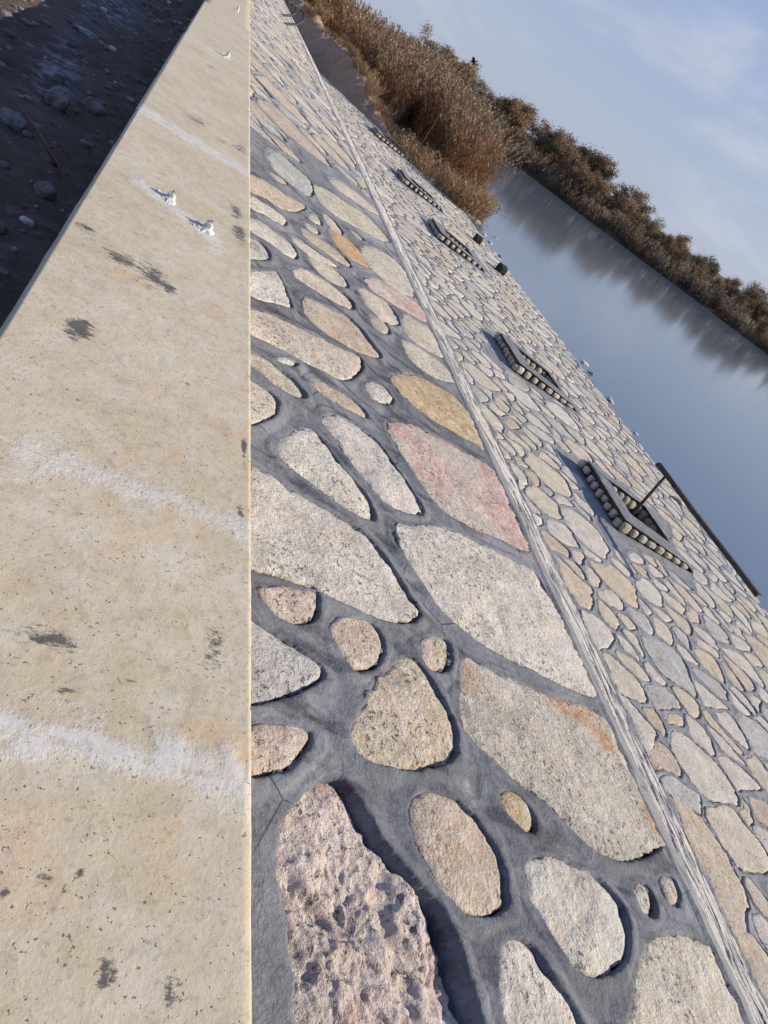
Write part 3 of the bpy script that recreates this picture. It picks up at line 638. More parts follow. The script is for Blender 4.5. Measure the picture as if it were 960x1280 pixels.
# -- steep face below the crest, seen almost edge on
mid_root = empty('stone_batter', 'steep narrow stone face dropping from the mortar crest, seen almost edge on', 'stone wall', (2.6, 3.0, 1.0))
pm = pack(.30, MIDLEN-.02, -3., 33, .085, .22, .06, 21, None, fill=900)
mids = []
for P in pm:
    c = area_c(P)[1]; mids.append((stone_mesh(P, MID, .016 if c[1] < 5 else .03, rng, toned(('white', 'white', 'cream', 'grey')[rng.randint(4)], .5), '', .006, .001, .006), view_size(P, MID)))
mo = sorted(range(len(mids)), key=lambda i: -mids[i][1]); mb = set(i for i in mo[:80] if mids[i][1] > 0)
for i in mb: emit('face_stone', mid_root, [mids[i][0]])
emit('face_stones', mid_root, [m for i, (m, _) in enumerate(mids) if i not in mb], kind='stuff')
pms = [(P, 0., 1.) for P in pm]
def mid_mend(U, T, h): return h+.006*fbm(U*1.1, T*.7, 3, 71)*sstep(0, .3, U)*sstep(MIDLEN, MIDLEN-.4, U) - .03*sstep(.014, .0, U)
for us, ts in ((np.r_[np.arange(.0, MIDLEN-.005, .013), MIDLEN], np.arange(-.6, 7, .014)), (np.r_[np.arange(.0, MIDLEN-.01, .035), MIDLEN], np.arange(-3., -.57, .035)), (np.r_[np.arange(.0, MIDLEN-.01, .035), MIDLEN], np.arange(6.98, 60, .05))):
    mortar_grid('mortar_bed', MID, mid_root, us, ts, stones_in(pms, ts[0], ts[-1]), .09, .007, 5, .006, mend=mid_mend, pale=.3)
# -- lower apron with the framed drain pits
PITS = [(5.70, 1.20, 5.30), (9.04, 1.10, 5.10), (14.85, 1.12, 5.22), (18.88, 1.05, 5.17), (24.2, 1.05, 5.25)]      # near side y, length, uphill x
PU0, PU1, PV = .32, 1.03, .33
def pit_rect(p, grow=0.): return (p[2]-TOE[0]-grow, p[2]-TOE[0]+1.14+grow, p[0]-grow, p[0]+p[1]+grow)
def skip_low(c, P):
    if c[1] > TOE_END(c[0])+.4: return True
    for p in PITS:
        a, b, d, e = pit_rect(p, .02)
        if P[:, 0].max() > a and P[:, 0].min() < b and P[:, 1].max() > d and P[:, 1].min() < e: return True
    return False
low_root = empty('stone_apron', 'lower broad apron of small pale stones running down to the water', 'stone paving', (6, 8, .12))
plw = pack(.02, 4.5, -3., 31, .09, .33, .036, 31, skip_low, fill=900)
lows = []
for P in plw:
    c = area_c(P)[1]; tn = ('white', 'cream', 'cream', 'tan', 'white', 'grey')[rng.randint(6)]
    if rng.rand() < .008: tn = 'pink'
    lows.append((stone_mesh(P, LOW, .016 if c[1] < 9 else .035, rng, toned(tn, .95), '', .006, 0., .003, 1.5, .004), view_size(P, LOW), P))
lo_ = sorted(range(len(lows)), key=lambda i: -lows[i][1]); lb = set(i for i in lo_[:99] if lows[i][1] > 0)
for i in lb: emit('face_stone', low_root, [lows[i][0]])
emit('face_stones', low_root, [m for i, (m, _, _) in enumerate(lows) if i not in lb], kind='stuff')
pls = [(P, 0., 1.) for P in plw]
def low_hole(U, T, h):
    for p in PITS:
        a = p[2]-TOE[0]
        h = np.where((U > a+PU0-.04) & (U < a+PU1+.03) & (T > p[0]+PV-.04) & (T < p[0]+p[1]-PV*.6+.04), -.7, h)
        k = ((U > a) & (U < a+1.6) & (T > p[0]-.05) & (T < p[0]+p[1]+.1)); h = np.where(k & (h > -.02), h-.004, h)
    return h
def low_mend(U, T, h): return h + .012*fbm(U*.8, T*.6, 3, 81)+.018*fbm(U*3, T*2.2, 3, 82)*sstep(3.6, 4.1, U) - .10*sstep(4.15, 4.9, U)
for us, ts in ((np.arange(0, 5.2, .013), np.arange(.2, 12, .015)), (np.arange(0, 5.2, .03), np.arange(-3., .23, .04)), (np.arange(0, 5.2, .03), np.arange(11.98, 32, .045))):
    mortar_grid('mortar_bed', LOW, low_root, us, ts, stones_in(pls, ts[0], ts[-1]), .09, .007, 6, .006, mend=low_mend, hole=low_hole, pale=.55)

# -- framed pits
PITLAB = ['stone framed drain pit nearest the camera, with the iron post standing in it',
          'stone framed drain pit without a post, next beyond the pit that holds the iron post',
          'middle one of the five stone framed drain pits on the apron',
          'small distant stone framed drain pit, second from the brown earth bank',
          'farthest stone framed drain pit, at the foot of the brown earth bank']
def lz(x): return (8.0-x)*math.tan(A35)
def frame_pit(idx, p):
    y0, ln, x0 = p; root = empty('drain_pit', PITLAB[idx], 'drain pit', (x0, y0, lz(x0)), 'stone framed drain pits on the apron')
    hz = lambda u: lz(x0+u)-lz(x0)                        # slope surface relative to the root
    top = lambda u: hz(u)+.140-.085*np.clip(u/1.14, 0, 1)
    U1 = 1.14; pv0, pv1 = PV, ln-PV*.6
    # cap: mortar ring with the pit mouth left open, outer lip carried down behind the facing stones
    us = np.r_[.025, np.linspace(.05, PU0, 7), PU0+.001, np.linspace(PU0+.06, PU1-.03, 12), PU1, PU1+.03, U1, U1+.22]
    vs = np.r_[.025, np.linspace(.05, pv0, 9), pv0+.001, np.linspace(pv0+.05, pv1-.05, 12), pv1, np.linspace(pv1+.03, ln-.03, 5), ln-.025]
    Ug, Vg = np.meshgrid(us, vs, indexing='ij'); Z = top(Ug)+.006*fbm(Ug*6, Vg*6, 3, idx+3)
    Z = np.where(Ug > U1+.01, hz(Ug)-.03, Z)
    f = grid_faces(len(us), len(vs)); cu = Ug.ravel()[f].mean(1); cv = Vg.ravel()[f].mean(1)
    f = f[~((cu > PU0+.0005) & (cu < PU1) & (cv > pv0+.0005) & (cv < pv1))]
    jj = ((Ug > .1) & (Ug < U1) & (Vg > .1) & (Vg < ln-.1))*.014; Vt = np.stack([Ug+jj*fbm(Ug*9, Vg*9, 2, idx+60), Vg+jj*fbm(Ug*9, Vg*9, 2, idx+61), Z], -1).reshape(-1, 3); core = [Vt]; fs = [f]; off = len(Vt)
    # skirt of the core (dark joints between the facing stones)
    ring = [(u, .06) for u in np.linspace(.06, U1, 14)], [(.06, v) for v in np.linspace(.06, ln-.06, 14)], [(u, ln-.06) for u in np.linspace(.06, U1, 14)]
    capo = link('cap', mesh_np('cap', Vt, f, False, {'pale': np.full(len(Vt), .25)}), M_MORTAR, root)
    V, F, o_ = [], [], 0
    for rg in ring:
        r = np.array(rg); a = np.stack([r[:, 0], r[:, 1], top(r[:, 0])-.004], -1); b = np.stack([r[:, 0], r[:, 1], hz(r[:, 0])-.06], -1)
        n = len(r); V += [a, b]; i = np.arange(n-1)+o_; F.append(np.stack([i, i+1, i+1+n, i+n], 1)); o_ += 2*n
    link('joint_core', mesh_np('joint_core', np.concatenate(V), np.concatenate(F), False), M_SOIL, root)
    # facing stones, one by one
    rr = random.Random(idx+40)
    def fs_(cx, cy, cz, sx, sy, sz):
        V, q = lump(cx, cy, cz, sx, sy, sz, rr.random()*50, 14, 11, .36)
        tn = np.array(PAL[rr.choice(['white', 'white', 'cream'])])*rr.uniform(.92, 1.08)
        link('facing_stone', mesh_np('facing_stone', V, q, True, {'tint': np.tile(tn, (len(V), 1))}), M_STONE, root)
    n = 9; w = ln/n
    for i in range(n):
        fs_(.024+rr.uniform(-.008, .006), (i+.5)*w+rr.uniform(-.02, .02), .058+rr.uniform(-.012, .008), .03, w*.29*rr.uniform(.7, 1.25), .040*rr.uniform(.75, 1.15))
    n = 8; w = U1/n
    for i in range(n):
        u = (i+.5)*w; hh = float(top(u)-hz(u)); fs_(u+.02, .015, float(hz(u))+hh*.45, w*.33*rr.uniform(.65, 1.2), .03, hh*.33*rr.uniform(.75, 1.2))
        if idx < 2: fs_(u+.02, ln-.02, float(hz(u))+hh*.45, w*.38, .03, hh*.36)
    # lining: rough stones on the four inner walls and a muddy floor
    B = MB()
    def wall(n, pos, along):
        for r_ in range(3):
            for i in range(n):
                cx, cy = pos((i+.5+.3*(r_ % 2)+rr.uniform(-.12, .12))/n); cz = float(top(cx))-.09-.135*r_
                if along == 'v': V, q = lump(cx, cy, cz, .05, .42*(pv1-pv0)/n, .058*rr.uniform(.8, 1.1), rr.random()*50)
                else: V, q = lump(cx, cy, cz, .42*(PU1-PU0)/n, .05, .058*rr.uniform(.8, 1.1), rr.random()*50)
                B.add(V, q, np.array(PAL[rr.choice(['white', 'tan', 'grey', 'cream'])])*rr.uniform(.5, .95))
    wall(5, lambda t: (PU0-.02, pv0+t*(pv1-pv0)), 'v'); wall(5, lambda t: (PU1+.02, pv0+t*(pv1-pv0)), 'v')
    wall(6, lambda t: (PU0+t*(PU1-PU0), pv0-.02), 'u'); wall(6, lambda t: (PU0+t*(PU1-PU0), pv1+.02), 'u')
    lo = link('pit_lining', B.build('pit_lining', True, True), M_STONE, root)
    D = MB(); e = .03; q = [(PU0-e, pv0-e), (PU1+e, pv0-e), (PU1+e, pv1+e), (PU0-e, pv1+e)]
    vv = [(a, b, float(top(a))-.008) for a, b in q]+[(a, b, -.46) for a, b in q]
    D.add(vv, [(0, 1, 5, 4), (1, 2, 6, 5), (2, 3, 7, 6), (3, 0, 4, 7), (4, 5, 6, 7)]); link('pit_walls', D.build('pit_walls', False), M_SOIL, root)
    return root
for i, p in enumerate(PITS): frame_pit(i, p)

# -- parapet with coping slabs
wall = empty('parapet_wall', 'low parapet wall topped with smooth beige coping slabs, edge of the dark yard', 'wall', (.1, 3.0, GZ))
B = MB()
ysw = np.r_[-4., -2., np.arange(0, 60, 1.0), 60]
pr = [(-.085, GZ-.3), (-.085, 1.892), (.30, 1.892), (.30, 1.55)]
V = np.array([(x, y, z) for y in ysw for x, z in pr]); i = (np.arange(len(ysw)-1)[:, None]*4+np.arange(3)[None, :]).ravel()
B.add(V-np.array(wall.location), np.stack([i, i+4, i+5, i+1], 1)); link('wall_body', B.build('wall_body', False), M_CONC, wall)
def seg_mask(X, Y, x0, y0, x1, y1, w):
    ex, ey = x1-x0, y1-y0; t = np.clip(((X-x0)*ex+(Y-y0)*ey)/(ex*ex+ey*ey), 0, 1)
    return np.exp(-(((X-x0-t*ex))/max(w*.6, .012))**2-(((Y-y0-t*ey))/w)**2)
JOINTS = [-4., -2.2, -.45, .482, .912, 3.030, 5.470, 7.9, 10.3, 12.7, 15.1, 17.5, 20, 24, 28, 32, 36, 40, 45, 50, 55, 60]
CX0, CX1, CT, CB = -.110, .325, 1.950, 1.892
for a, b in zip(JOINTS[:-1], JOINTS[1:]):
    st = .0024 if b < 1.0 and a > 0 else (.0035 if b < 3.1 and a > 0 else (.008 if b < 8 else .05))
    ny = max(3, int((b-a-.003)/st)); gp = .0003 if -.5 < a < 1.0 or 0 < b < 1 else .0012; yv = np.linspace(a+gp, b-gp, ny); nx = int((CX1-CX0)/max(st, .0026))
    jx = .004*math.sin(a*7.3); jz = .0012*math.sin(a*5.1)*(0 if -.5 < a < 1 else 1)
    xv = np.linspace(CX0+.012, CX1-.006, nx); X, Y = np.meshgrid(xv, yv, indexing='ij')
    Z = CT+jz+.0012*fbm(X*6, Y*6, 3, 61)+.0005*fbm(X*40, Y*40, 2, 62)
    wh = np.zeros_like(X); dk = np.zeros_like(X)
    for x0, y0, x1, y1, w, s in WHITE: wh = np.maximum(wh, s*seg_mask(X, Y, x0, y0, x1, y1, w*1.35))
    for x, y, sx, sy, s in DARK: dk = np.maximum(dk, s*1.25*np.exp(-(((X-x)/(sx*1.12))**2+((Y-y)/(sy*1.12))**2)**.9))
    for q in JOINTS[6:]: wh = np.maximum(wh, .45*np.exp(-((Y-q)/.05)**2))
    wh = np.maximum(wh, .42*sstep(.55, .85, fbm(X*6, Y*3.5, 5, 66)+.35))
    Z = Z + .0012*np.clip(wh, 0, 1)*(.8+fbm(X*18, Y*14, 3, 68))
    # edges: rounded arris on both long sides, then the vertical face
    cols = [(CX0-.002, CB), (CX0, CT-.022), (CX0+.003, CT-.009)], [(CX1-.0022, CT-.0026), (CX1, CT-.008), (CX1, CB)]
    left = [np.stack([np.full(ny, x+jx)+.0025*fbm(yv*4, yv*0+x, 3, 63), yv, np.full(ny, z+(jz if z > CB else 0))], -1) for x, z in cols[0]]
    right = [np.stack([np.full(ny, x)+(.0012*fbm(yv*9, yv*0+.3, 3, 64)-.005*sstep(.42, .62, fbm(yv*13, yv*0+.7, 4, 65)+.05))*(1 if z > CB+.01 else .4), yv, np.full(ny, z+(jz if z > CB else 0))], -1) for x, z in cols[1]]
    top = np.stack([X, Y, Z], -1)
    full = np.concatenate([np.stack(left), top, np.stack(right)], 0); R = len(full)
    whf = np.concatenate([np.repeat(wh[:1], 3, 0), wh, np.repeat(wh[-1:], 3, 0)]); dkf = np.concatenate([np.repeat(dk[:1], 3, 0), dk, np.repeat(dk[-1:], 3, 0)])
    V = full.reshape(-1, 3); f = [grid_faces(R, ny)]
    ends = []
    for j in (0, ny-1):
        e0 = np.arange(R)*ny+j; ends.append(e0)
    me = mesh_np('coping_slab', V-np.array(wall.location), f, True, {'white': whf.ravel(), 'dark': dkf.ravel()})
    link('coping_slab', me, M_COPING, wall)
    # grout filling the joint
    if 0 < b < 1:
        gx, gy = np.meshgrid(np.linspace(CX0+.012, CX1-.008, 60), np.linspace(b-.004, b+.004, 3), indexing='ij')
        me = mesh_np('joint_grout', np.stack([gx, gy, np.full_like(gx, CT+.0009)+.0012*fbm(gx*6, gy*6, 3, 61)], -1).reshape(-1, 3)-np.array(wall.location), grid_faces(60, 3), True, {'white': np.full(gx.size, .7), 'dark': np.zeros(gx.size)})
        link('joint_grout', me, M_COPING, wall)
    if 1 < b < 30:
        gx, gy = np.meshgrid(np.linspace(CX0+.010, CX1-.006, 150), np.linspace(b-.011, b+.011, 9), indexing='ij')
        gz = CT+.0007*np.cos((gy-b)/.011*1.5)*(.9+.8*fbm(gx*14, gy*60, 3, 69))-.0002; me = mesh_np('joint_grout', np.stack([gx, gy, gz], -1).reshape(-1, 3)-np.array(wall.location), grid_faces(150, 9), True, {'white': np.full(gx.size, .55), 'dark': np.zeros(gx.size)})
        link('joint_grout', me, M_COPING, wall)

# -- plaster covered bolts on the coping
def bolt(x, y, h, label, seed):
    root = empty('anchor_bolt', label, 'bolt', (x, y, CT)); rr = random.Random(seed); n = 48; m = 22
    th = np.linspace(0, 2*np.pi, n, endpoint=False); r = np.linspace(0, 1, m); Rg, Tg = np.meshgrid(r, th, indexing='ij')
    rad = .030*(1+.7*fbm(np.cos(Tg)*1.6+seed, np.sin(Tg)*1.6, 4, seed)); X = Rg*rad*np.cos(Tg)*1.15; Y = Rg*rad*np.sin(Tg)*1.7
    Z = h*.30*(1-sstep(.05, .8, Rg))*(1+.8*fbm(X*60, Y*45, 4, seed+1, .6))+.007*fbm(X*90, Y*80, 4, seed+2, .6)*(1-Rg)-.002*Rg+.001
    V = np.stack([X, Y, Z], -1).reshape(-1, 3); i = (np.arange(m-1)[:, None]*n+np.arange(n)[None, :]).ravel(); j = (np.arange(m-1)[:, None]*n+(np.arange(n)[None, :]+1) % n).ravel()
    link('plaster_lump', mesh_np('plaster_lump', V, np.stack([i, i+n, j+n, j], 1), False), M_PLASTER, root)
    b = MB(); b.tube([(0, 0, 0), (.003, .002, h*.45), (.001, -.003, h*.8), (.004, .001, h)], [.015, .0125, .0105, .006], 9)
    for v_ in b.v: v_[:] = v_*(1+.22*fbm(v_[:, 2]*90+v_[:, 0]*160+seed, v_[:, 1]*170, 2, seed))[:, None]
    link('stud', b.build('stud', False), M_PLASTER, root)
    q_ = MB()
    for e_ in range(5):
        V, q = lump(0, 0, 0, rr.uniform(.004, .011), rr.uniform(.004, .012), h*rr.uniform(.1, .28), seed+3+e_, 9, 7, .8); V[:, 0] += rr.uniform(-.045, -.005); V[:, 1] += rr.uniform(-.03, .035); q_.add(V, q)
    link('plaster_crumbs', q_.build('plaster_crumbs', False), M_PLASTER, root)
bolt(.190, 2.150, .030, 'plaster covered bolt stub of the closest pair, nearer to the river', 3)
bolt(.078, 2.235, .027, 'plaster covered bolt stub farther from the river, beside its twin on the coping', 5)
bolt(.163, 5.50, .045, 'lone white plastered bolt stub on the coping beyond the closest pair', 8)
bolt(.183, 8.95, .05, 'farthest tiny white bolt stub, near the top edge of the photo', 9)

# -- iron T post
tp = empty('iron_post', 'thin dark iron post with a long bar on top, in the nearest drain pit', 'metal post', (6.08, 6.52, lz(6.08)-.36))
b = MB(); b.tube([(0, 0, 0), (-.004, 0, .45), (-.03, -.01, .93)], .019, 8); link('upright', b.build('upright'), M_IRON, tp)
b = MB(); zt = .945; bx = -.045; y_a, y_b = 4.54-6.52, 6.72-6.52
for (w0, w1, h0, h1) in ((-.022, .022, -.006, .0), (-.022, -.015, -.045, -.006)):
    vv = [(bx+x+.010*math.sin(k*2.), y, zt+z-.012*math.sin(3.1*k)) for k, y in enumerate(np.linspace(y_a, y_b, 6)) for x, z in ((w0, h0), (w1, h0), (w1, h1), (w0, h1))]
    ff = []
    for k in range(5):
        for j in range(4): ff.append((k*4+j, k*4+(j+1) % 4, k*4+4+(j+1) % 4, k*4+4+j))
    ff += [(3, 2, 1, 0), (20, 21, 22, 23)]; b.add(vv, ff)
link('crossbar', b.build('crossbar', False), M_IRON, tp)
b = MB(); b.tube([(bx, y_b-.02, zt-.015), (bx+.004, y_b-.45, zt-.022)], .030, 8); link('sleeve', b.build('sleeve'), M_IRON, tp)
# -- rebar hooks near the crest
def hook(x, y, z, label, s):
    b = MB(); pts = [(-.16*s, -.25*s, .0), (-.05*s, -.05*s, .05*s), (.08*s, .18*s, .10*s), (.16*s, .25*s, .2*s), (.12*s, .36*s, .30*s), (-.02*s, .30*s, .34*s), (-.12*s, .12*s, .30*s)]
    b.tube(pts, .02, 6); o = link('steel_hook', b.build('steel_hook'), M_IRON, None, (x, y, z)); tag(o, label, 'steel hook')
hook(1.18, 15.3, 1.735, 'dark bent steel loop on the far crest, the nearer of two', 1.)
hook(1.16, 16.9, 1.74, 'dark bent steel loop on the far crest, the farther and smaller of two', .8)

# -- rocks on the dark ground
def rock_mesh(seed, sx, sy, sz, tone, box=.7):
    V, q = lump(0, 0, 0, sx, sy, sz, seed, 22, 14, box); V = V*(1+.10*fbm(V[:, 0]*40/(sx*10)+seed, V[:, 1]*40/(sx*10)+V[:, 2]*20, 3, int(seed)))[:, None]
    return mesh_np('rock', V, q, False, {'tint': np.tile(np.asarray(tone, float), (len(V), 1))})
ROCKS = [(-.50, 4.48, .13, .18, .09, 'largest grey rock on the dark yard, beside the parapet'), (-.36, 4.75, .10, .14, .06, 'flat grey rock leaning by the largest rock in the dark yard'),
         (-.36, 3.57, .085, .07, .045, 'reddish flat stone at the end of the twig in the dark yard'), (-.30, 3.22, .09, .09, .05, 'angular grey rock below the twig in the dark yard'),
         (-.56, 3.82, .15, .12, .06, 'broad low rock at the left edge of the photo in the dark yard'), (-.58, 4.95, .07, .08, .05, 'small dark rock behind the largest rock in the yard'),
         (-.70, 6.5, .12, .2, .05, 'long pale slab lying by the whitish dust patch'), (-.36, 5.6, .03, .03, .025, 'tiny whitish pebble alone on the dark soil'),
         (-.27, 4.1, .022, .03, .02, 'tiny pale chip close to the foot of the parapet'), (-.86, 4.6, .08, .1, .05, 'dark rock farther into the yard, left of the largest one')]
for i, (x, y, a, b_, h, lab) in enumerate(ROCKS):
    tone = (.17, .155, .145) if i not in (2, 7) else ((.15, .09, .08) if i == 2 else (.45, .43, .40))
    if i in (6, 8): tone = (.24, .24, .25)
    o = link('rock', rock_mesh(i*3.7+2, a*.42, b_*.42, h*.55, tone), M_ROCK, None, (x, y, GZ+h*.25)); o.rotation_euler = (.15*math.sin(i), .2*math.cos(i*2), i*1.3); tag(o, lab, 'rock')
rr = random.Random(77); b = MB()
for i in range(900):
    y = .8+12*rr.random()**.8; x = -.16-rr.random()**1.3*1.6; s_ = .006+.022*rr.random()**3; g_ = rr.uniform(.6, 1.3)
    V, q = lump(0, 0, 0, s_*rr.uniform(.8, 1.5), s_*rr.uniform(.8, 1.5), s_*.7, rr.random()*90, 8, 6, .7)
    zz = float(ground_z(np.array([x]), np.array([y]))[0]); b.add(V+np.array([x, y, zz+s_*.2]), q, np.array((.17, .15, .135) if rr.random() < .93 else (.40, .38, .36))*g_)
tag(link('rubble', b.build('rubble', False, True), M_ROCK), 'small broken rubble strewn over the dark yard soil', 'rubble', kind='stuff')
b = MB(); pts = [(-.60, 4.05, .03), (-.52, 3.86, .05), (-.45, 3.72, .06), (-.38, 3.60, .05), (-.31, 3.50, .04), (-.29, 3.44, .02)]
b.tube(pts, [.004, .006, .007, .007, .006, .004], 6, col=(.10, .06, .05)); b.tube([(-.38, 3.60, .05), (-.34, 3.60, .08), (-.29, 3.58, .07)], [.005, .004, .003], 5, col=(.10, .06, .05))
tag(link('twig', b.build('twig', True, True), M_BARK, None, (0, 0, GZ)), 'thin dark broken twig lying on the shaded soil', 'twig')

# -- stones and debris along the water line
rr = random.Random(5)
for i in range(18):
    y = 2.5+i*1.05+rr.uniform(-.5, .5); x = 8.05+.25*math.sin(y*.7)+rr.uniform(-.12, .25); s = rr.uniform(.02, .065)
    tone = np.array([.48, .45, .40])*rr.uniform(.7, 1.05)
    o = link('shore_stone', rock_mesh(i*1.9+60, s*1.5, s*1.2, s*.4, tone), M_ROCK, None, (x, y, max(0, lz(x))+s*.1)); o.rotation_euler = (rr.uniform(-.4, .4), rr.uniform(-.4, .4), rr.uniform(0, 6))
    tag(o, 'small loose pale stone at the edge of the water below the apron', 'stone', 'loose stones along the water line')
for (x, y, s, lab) in ((7.25, 18.1, .09, 'dark block at the water edge, the farther of two'), (7.35, 16.2, .10, 'dark block at the water edge, the nearer of two')):
    o = link('dark_block', rock_mesh(x*9, s*1.1, s*1.4, s, (.03, .03, .032), .5), M_ROCK, None, (x, y, lz(x)+.08)); tag(o, lab, 'block')

# ================================================================== vegetation
def reed_mesh(seed, n, rad, hgt, plume=True, leafw=.022, lean=.25, tone=(.20, .13, .075)):
    r = np.random.RandomState(seed); B = MB()
    for k in range(n):
        a = r.rand()*6.283; q = rad*math.sqrt(r.rand()); bx, by = q*math.cos(a), q*math.sin(a); h = hgt*r.uniform(.62, 1.05)
        la = a+r.normal(0, .8); ll = lean*h*r.uniform(.1, 1.)*(.5+q/rad); dx, dy = math.cos(la)*ll, math.sin(la)*ll
        P = [np.array((bx+dx*t**1.7, by+dy*t**1.7, h*t*(1-.08*t*lean*4))) for t in (0, .3, .55, .8, 1.)]
        c = np.array(tone)*r.uniform(.55, 1.35)*np.array([1, r.uniform(.9, 1.05), r.uniform(.8, 1.1)])
        V = []; w = .0075
        for i, p in enumerate(P):
            for j in range(3): V.append(p+np.array((math.cos(j*2.094+a), math.sin(j*2.094+a), 0))*w*(1-.6*i/4))
        F = [(i*3+j, i*3+(j+1) % 3, i*3+3+(j+1) % 3, i*3+3+j) for i in range(4) for j in range(3)]
        B.add(V, F, c*.9)
        for t in np.sort(r.uniform(.12, .92, 7)):                     # leaves: folded ribbons that droop
            i = min(int(t*4), 3); p = P[i]+(P[i+1]-P[i])*(t*4-i); b = r.rand()*6.283; L_ = r.uniform(.28, .6)*min(1, hgt/2.2); u = np.array((math.cos(b), math.sin(b), 0)); s = np.array((-u[1], u[0], 0))
            w = leafw*r.uniform(.6, 1.2); up = r.uniform(.3, .8)
            m1 = p+u*L_*.45+np.array((0, 0, L_*up*.6)); e = p+u*L_*.95+np.array((0, 0, L_*(up*.6-.35)))
            B.add([p-s*w*.5, p+s*w*.5, m1-s*w*.5, m1+s*w*.5, m1-np.array((0, 0, w*.4)), e], [(0, 4, 2), (4, 1, 3), (2, 4, 5), (4, 3, 5), (0, 1, 4)], c*r.uniform(.8, 1.25))
        if plume and r.rand() < .75:
            top = P[-1]; d = np.array((dx, dy, .5*h)); d = d/np.linalg.norm(d); pc = np.array((.33, .24, .155))*r.uniform(.6, 1.15)
            for j in range(9):
                b = r.rand()*6.283; z = r.uniform(-.05, .2); u = np.array((math.cos(b), math.sin(b), 0)); o = top+d*z; L_ = r.uniform(.05, .11); s = np.array((-u[1], u[0], .2))*.016
                B.add([o-s, o+s, o+u*L_*.7+d*L_+s*.6, o+u*L_*.8+d*L_*.9-s*.6], [(0, 1, 2, 3)], pc*r.uniform(.8, 1.2))
    return B.build('reed_clump', False, True)
REEDS = [reed_mesh(100+i, 80, .62, 2.4, True, .024, .34, t) for i, t in enumerate([(.30, .165, .08), (.25, .135, .07), (.33, .20, .105), (.15, .08, .045), (.36, .24, .135)])]
GRASS = [reed_mesh(200+i, 70, .40, .9, False, .018, .5, (.38, .26, .145)) for i in range(3)]
def flat_z(x, y): return float(far_z(np.array([x]), np.array([y]))[0])
rr = random.Random(17); pts = []
def place(meshes, name, x, y, z, sc, label, cat, group, m):
    o = link(name, rr.choice(meshes), None, None, (x, y, z)); o.data.materials.clear() if not o.data.materials else None
    if not o.data.materials: o.data.materials.append(m)
    o.rotation_euler = (rr.uniform(-.06, .06), rr.uniform(-.06, .06), rr.uniform(0, 6.28)); o.scale = (sc*rr.uniform(.9, 1.1), sc*rr.uniform(.9, 1.1), sc*rr.uniform(.92, 1.08)); return tag(o, label, cat, group)
n = 0
for k in range(4000):
    x, y = rr.uniform(1.6, 15), rr.uniform(23, 47)
    e = y-(30.5-8.9*min(max((x-4)/4.2, -1), 1.3))
    if e < (1.6 if x > 7.0 else 5.5) or (x < 8.0 and y < 31): continue
    if x > 8.4+(y-23.5)*.26: continue
    if any((x-a)**2+(y-b)**2 < .85**2 for a, b in pts): continue
    pts.append((x, y)); n += 1
    if n > 110: break
for x, y in pts:
    front = y < 30 and x > 6
    place(REEDS, 'reed_clump', x, y, max(flat_z(x, y), -.15)-.05, rr.uniform(.85, 1.15)*(.95 if front else 1.0), 'tall dry brown reeds with feathery tops growing past the end of the apron', 'reeds', 'reeds beyond the end of the apron', M_REED)
for (x, y) in ((8.0, 22.4), (7.6, 22.9), (7.1, 23.9), (8.5, 22.9), (8.9, 23.8), (8.3, 23.4), (6.6, 24.6), (9.3, 24.8), (9.8, 26.0), (6.2, 25.4)):
    place(GRASS, 'dry_grass_tuft', x, y, max(flat_z(x, y), -.1)-.03, rr.uniform(.8, 1.25), 'low straw coloured grass tuft drooping at the foot of the reeds by the water', 'grass tuft', 'dry grass at the foot of the reeds', M_REED)
b = MB(); b.tube([(0, 0, 0), (.03, 0, 1.6), (.1, .02, 3.25)], [.010, .008, .005], 5, col=(.16, .11, .07))
for j in range(40):
    a = rr.uniform(0, 6.28); u = np.array((math.cos(a), math.sin(a), rr.uniform(-1, 1))); o_ = np.array((.1, .02, 3.25)); s = np.array((-u[1], u[0], .3))*.03
    b.add([o_-s, o_+s, o_+u*.085+s*.7, o_+u*.085-s*.7], [(0, 1, 2, 3)], (.05, .035, .03))
tag(link('reed_stalk', b.build('reed_stalk', False, True), M_REED, None, (6.22, 21.9+1.2, -.05)), 'lone tall reed stalk with a dark round seed head above the reeds', 'reed')
# earth bank that buries the end of the apron
xs = np.arange(1.0, 9.0, .07); ys = np.r_[np.arange(20.5, 38, .07), np.arange(38.2, 75, .5)]
def mound_z(X, Y):
    e = Y-(30.5-8.9*np.clip((X-4)/4.2, -1, 1.2))+.5*fbm(X*.9, Y*.9, 3, 15)
    base = np.where(X < 4.0, CREST[1]+(X-CREST[0])*(TOE[1]-CREST[1])/(TOE[0]-CREST[0]), (8-X)*math.tan(A35))
    rise = sstep(0, 2.0, e)*(1.02*sstep(6.6, 4.6, X)*sstep(9.5, 5.5, e)) + .10*sstep(0, .4, e)
    z = base-.10+rise+(.22*fbm(X*1.3, Y*1.3, 4, 16, .6)+.12*fbm(X*4.5, Y*4.5, 4, 18, .6))*sstep(0, .8, e)
    return np.where(e < -.2, base-.35, np.minimum(z, 1.66))
X, Y = np.meshgrid(xs, ys, indexing='ij')
tag(link('earth_bank', mesh_np('earth_bank', np.stack([X, Y, mound_z(X, Y)], -1).reshape(-1, 3), grid_faces(len(xs), len(ys)), True), M_EARTH), kind='structure')
# reeds rooted on the far part of the bank, rising beside the crest
for k in range(26):
    x = rr.uniform(1.7, 4.2); y = rr.uniform(34.5, 60)
    place(REEDS, 'reed_clump', x, y, float(mound_z(np.array([x]), np.array([y]))[0])-.1, rr.uniform(.6, .95), 'dry brown reeds growing on the earth bank beside the far crest of the slope', 'reeds', 'reeds on the earth bank', M_REED)

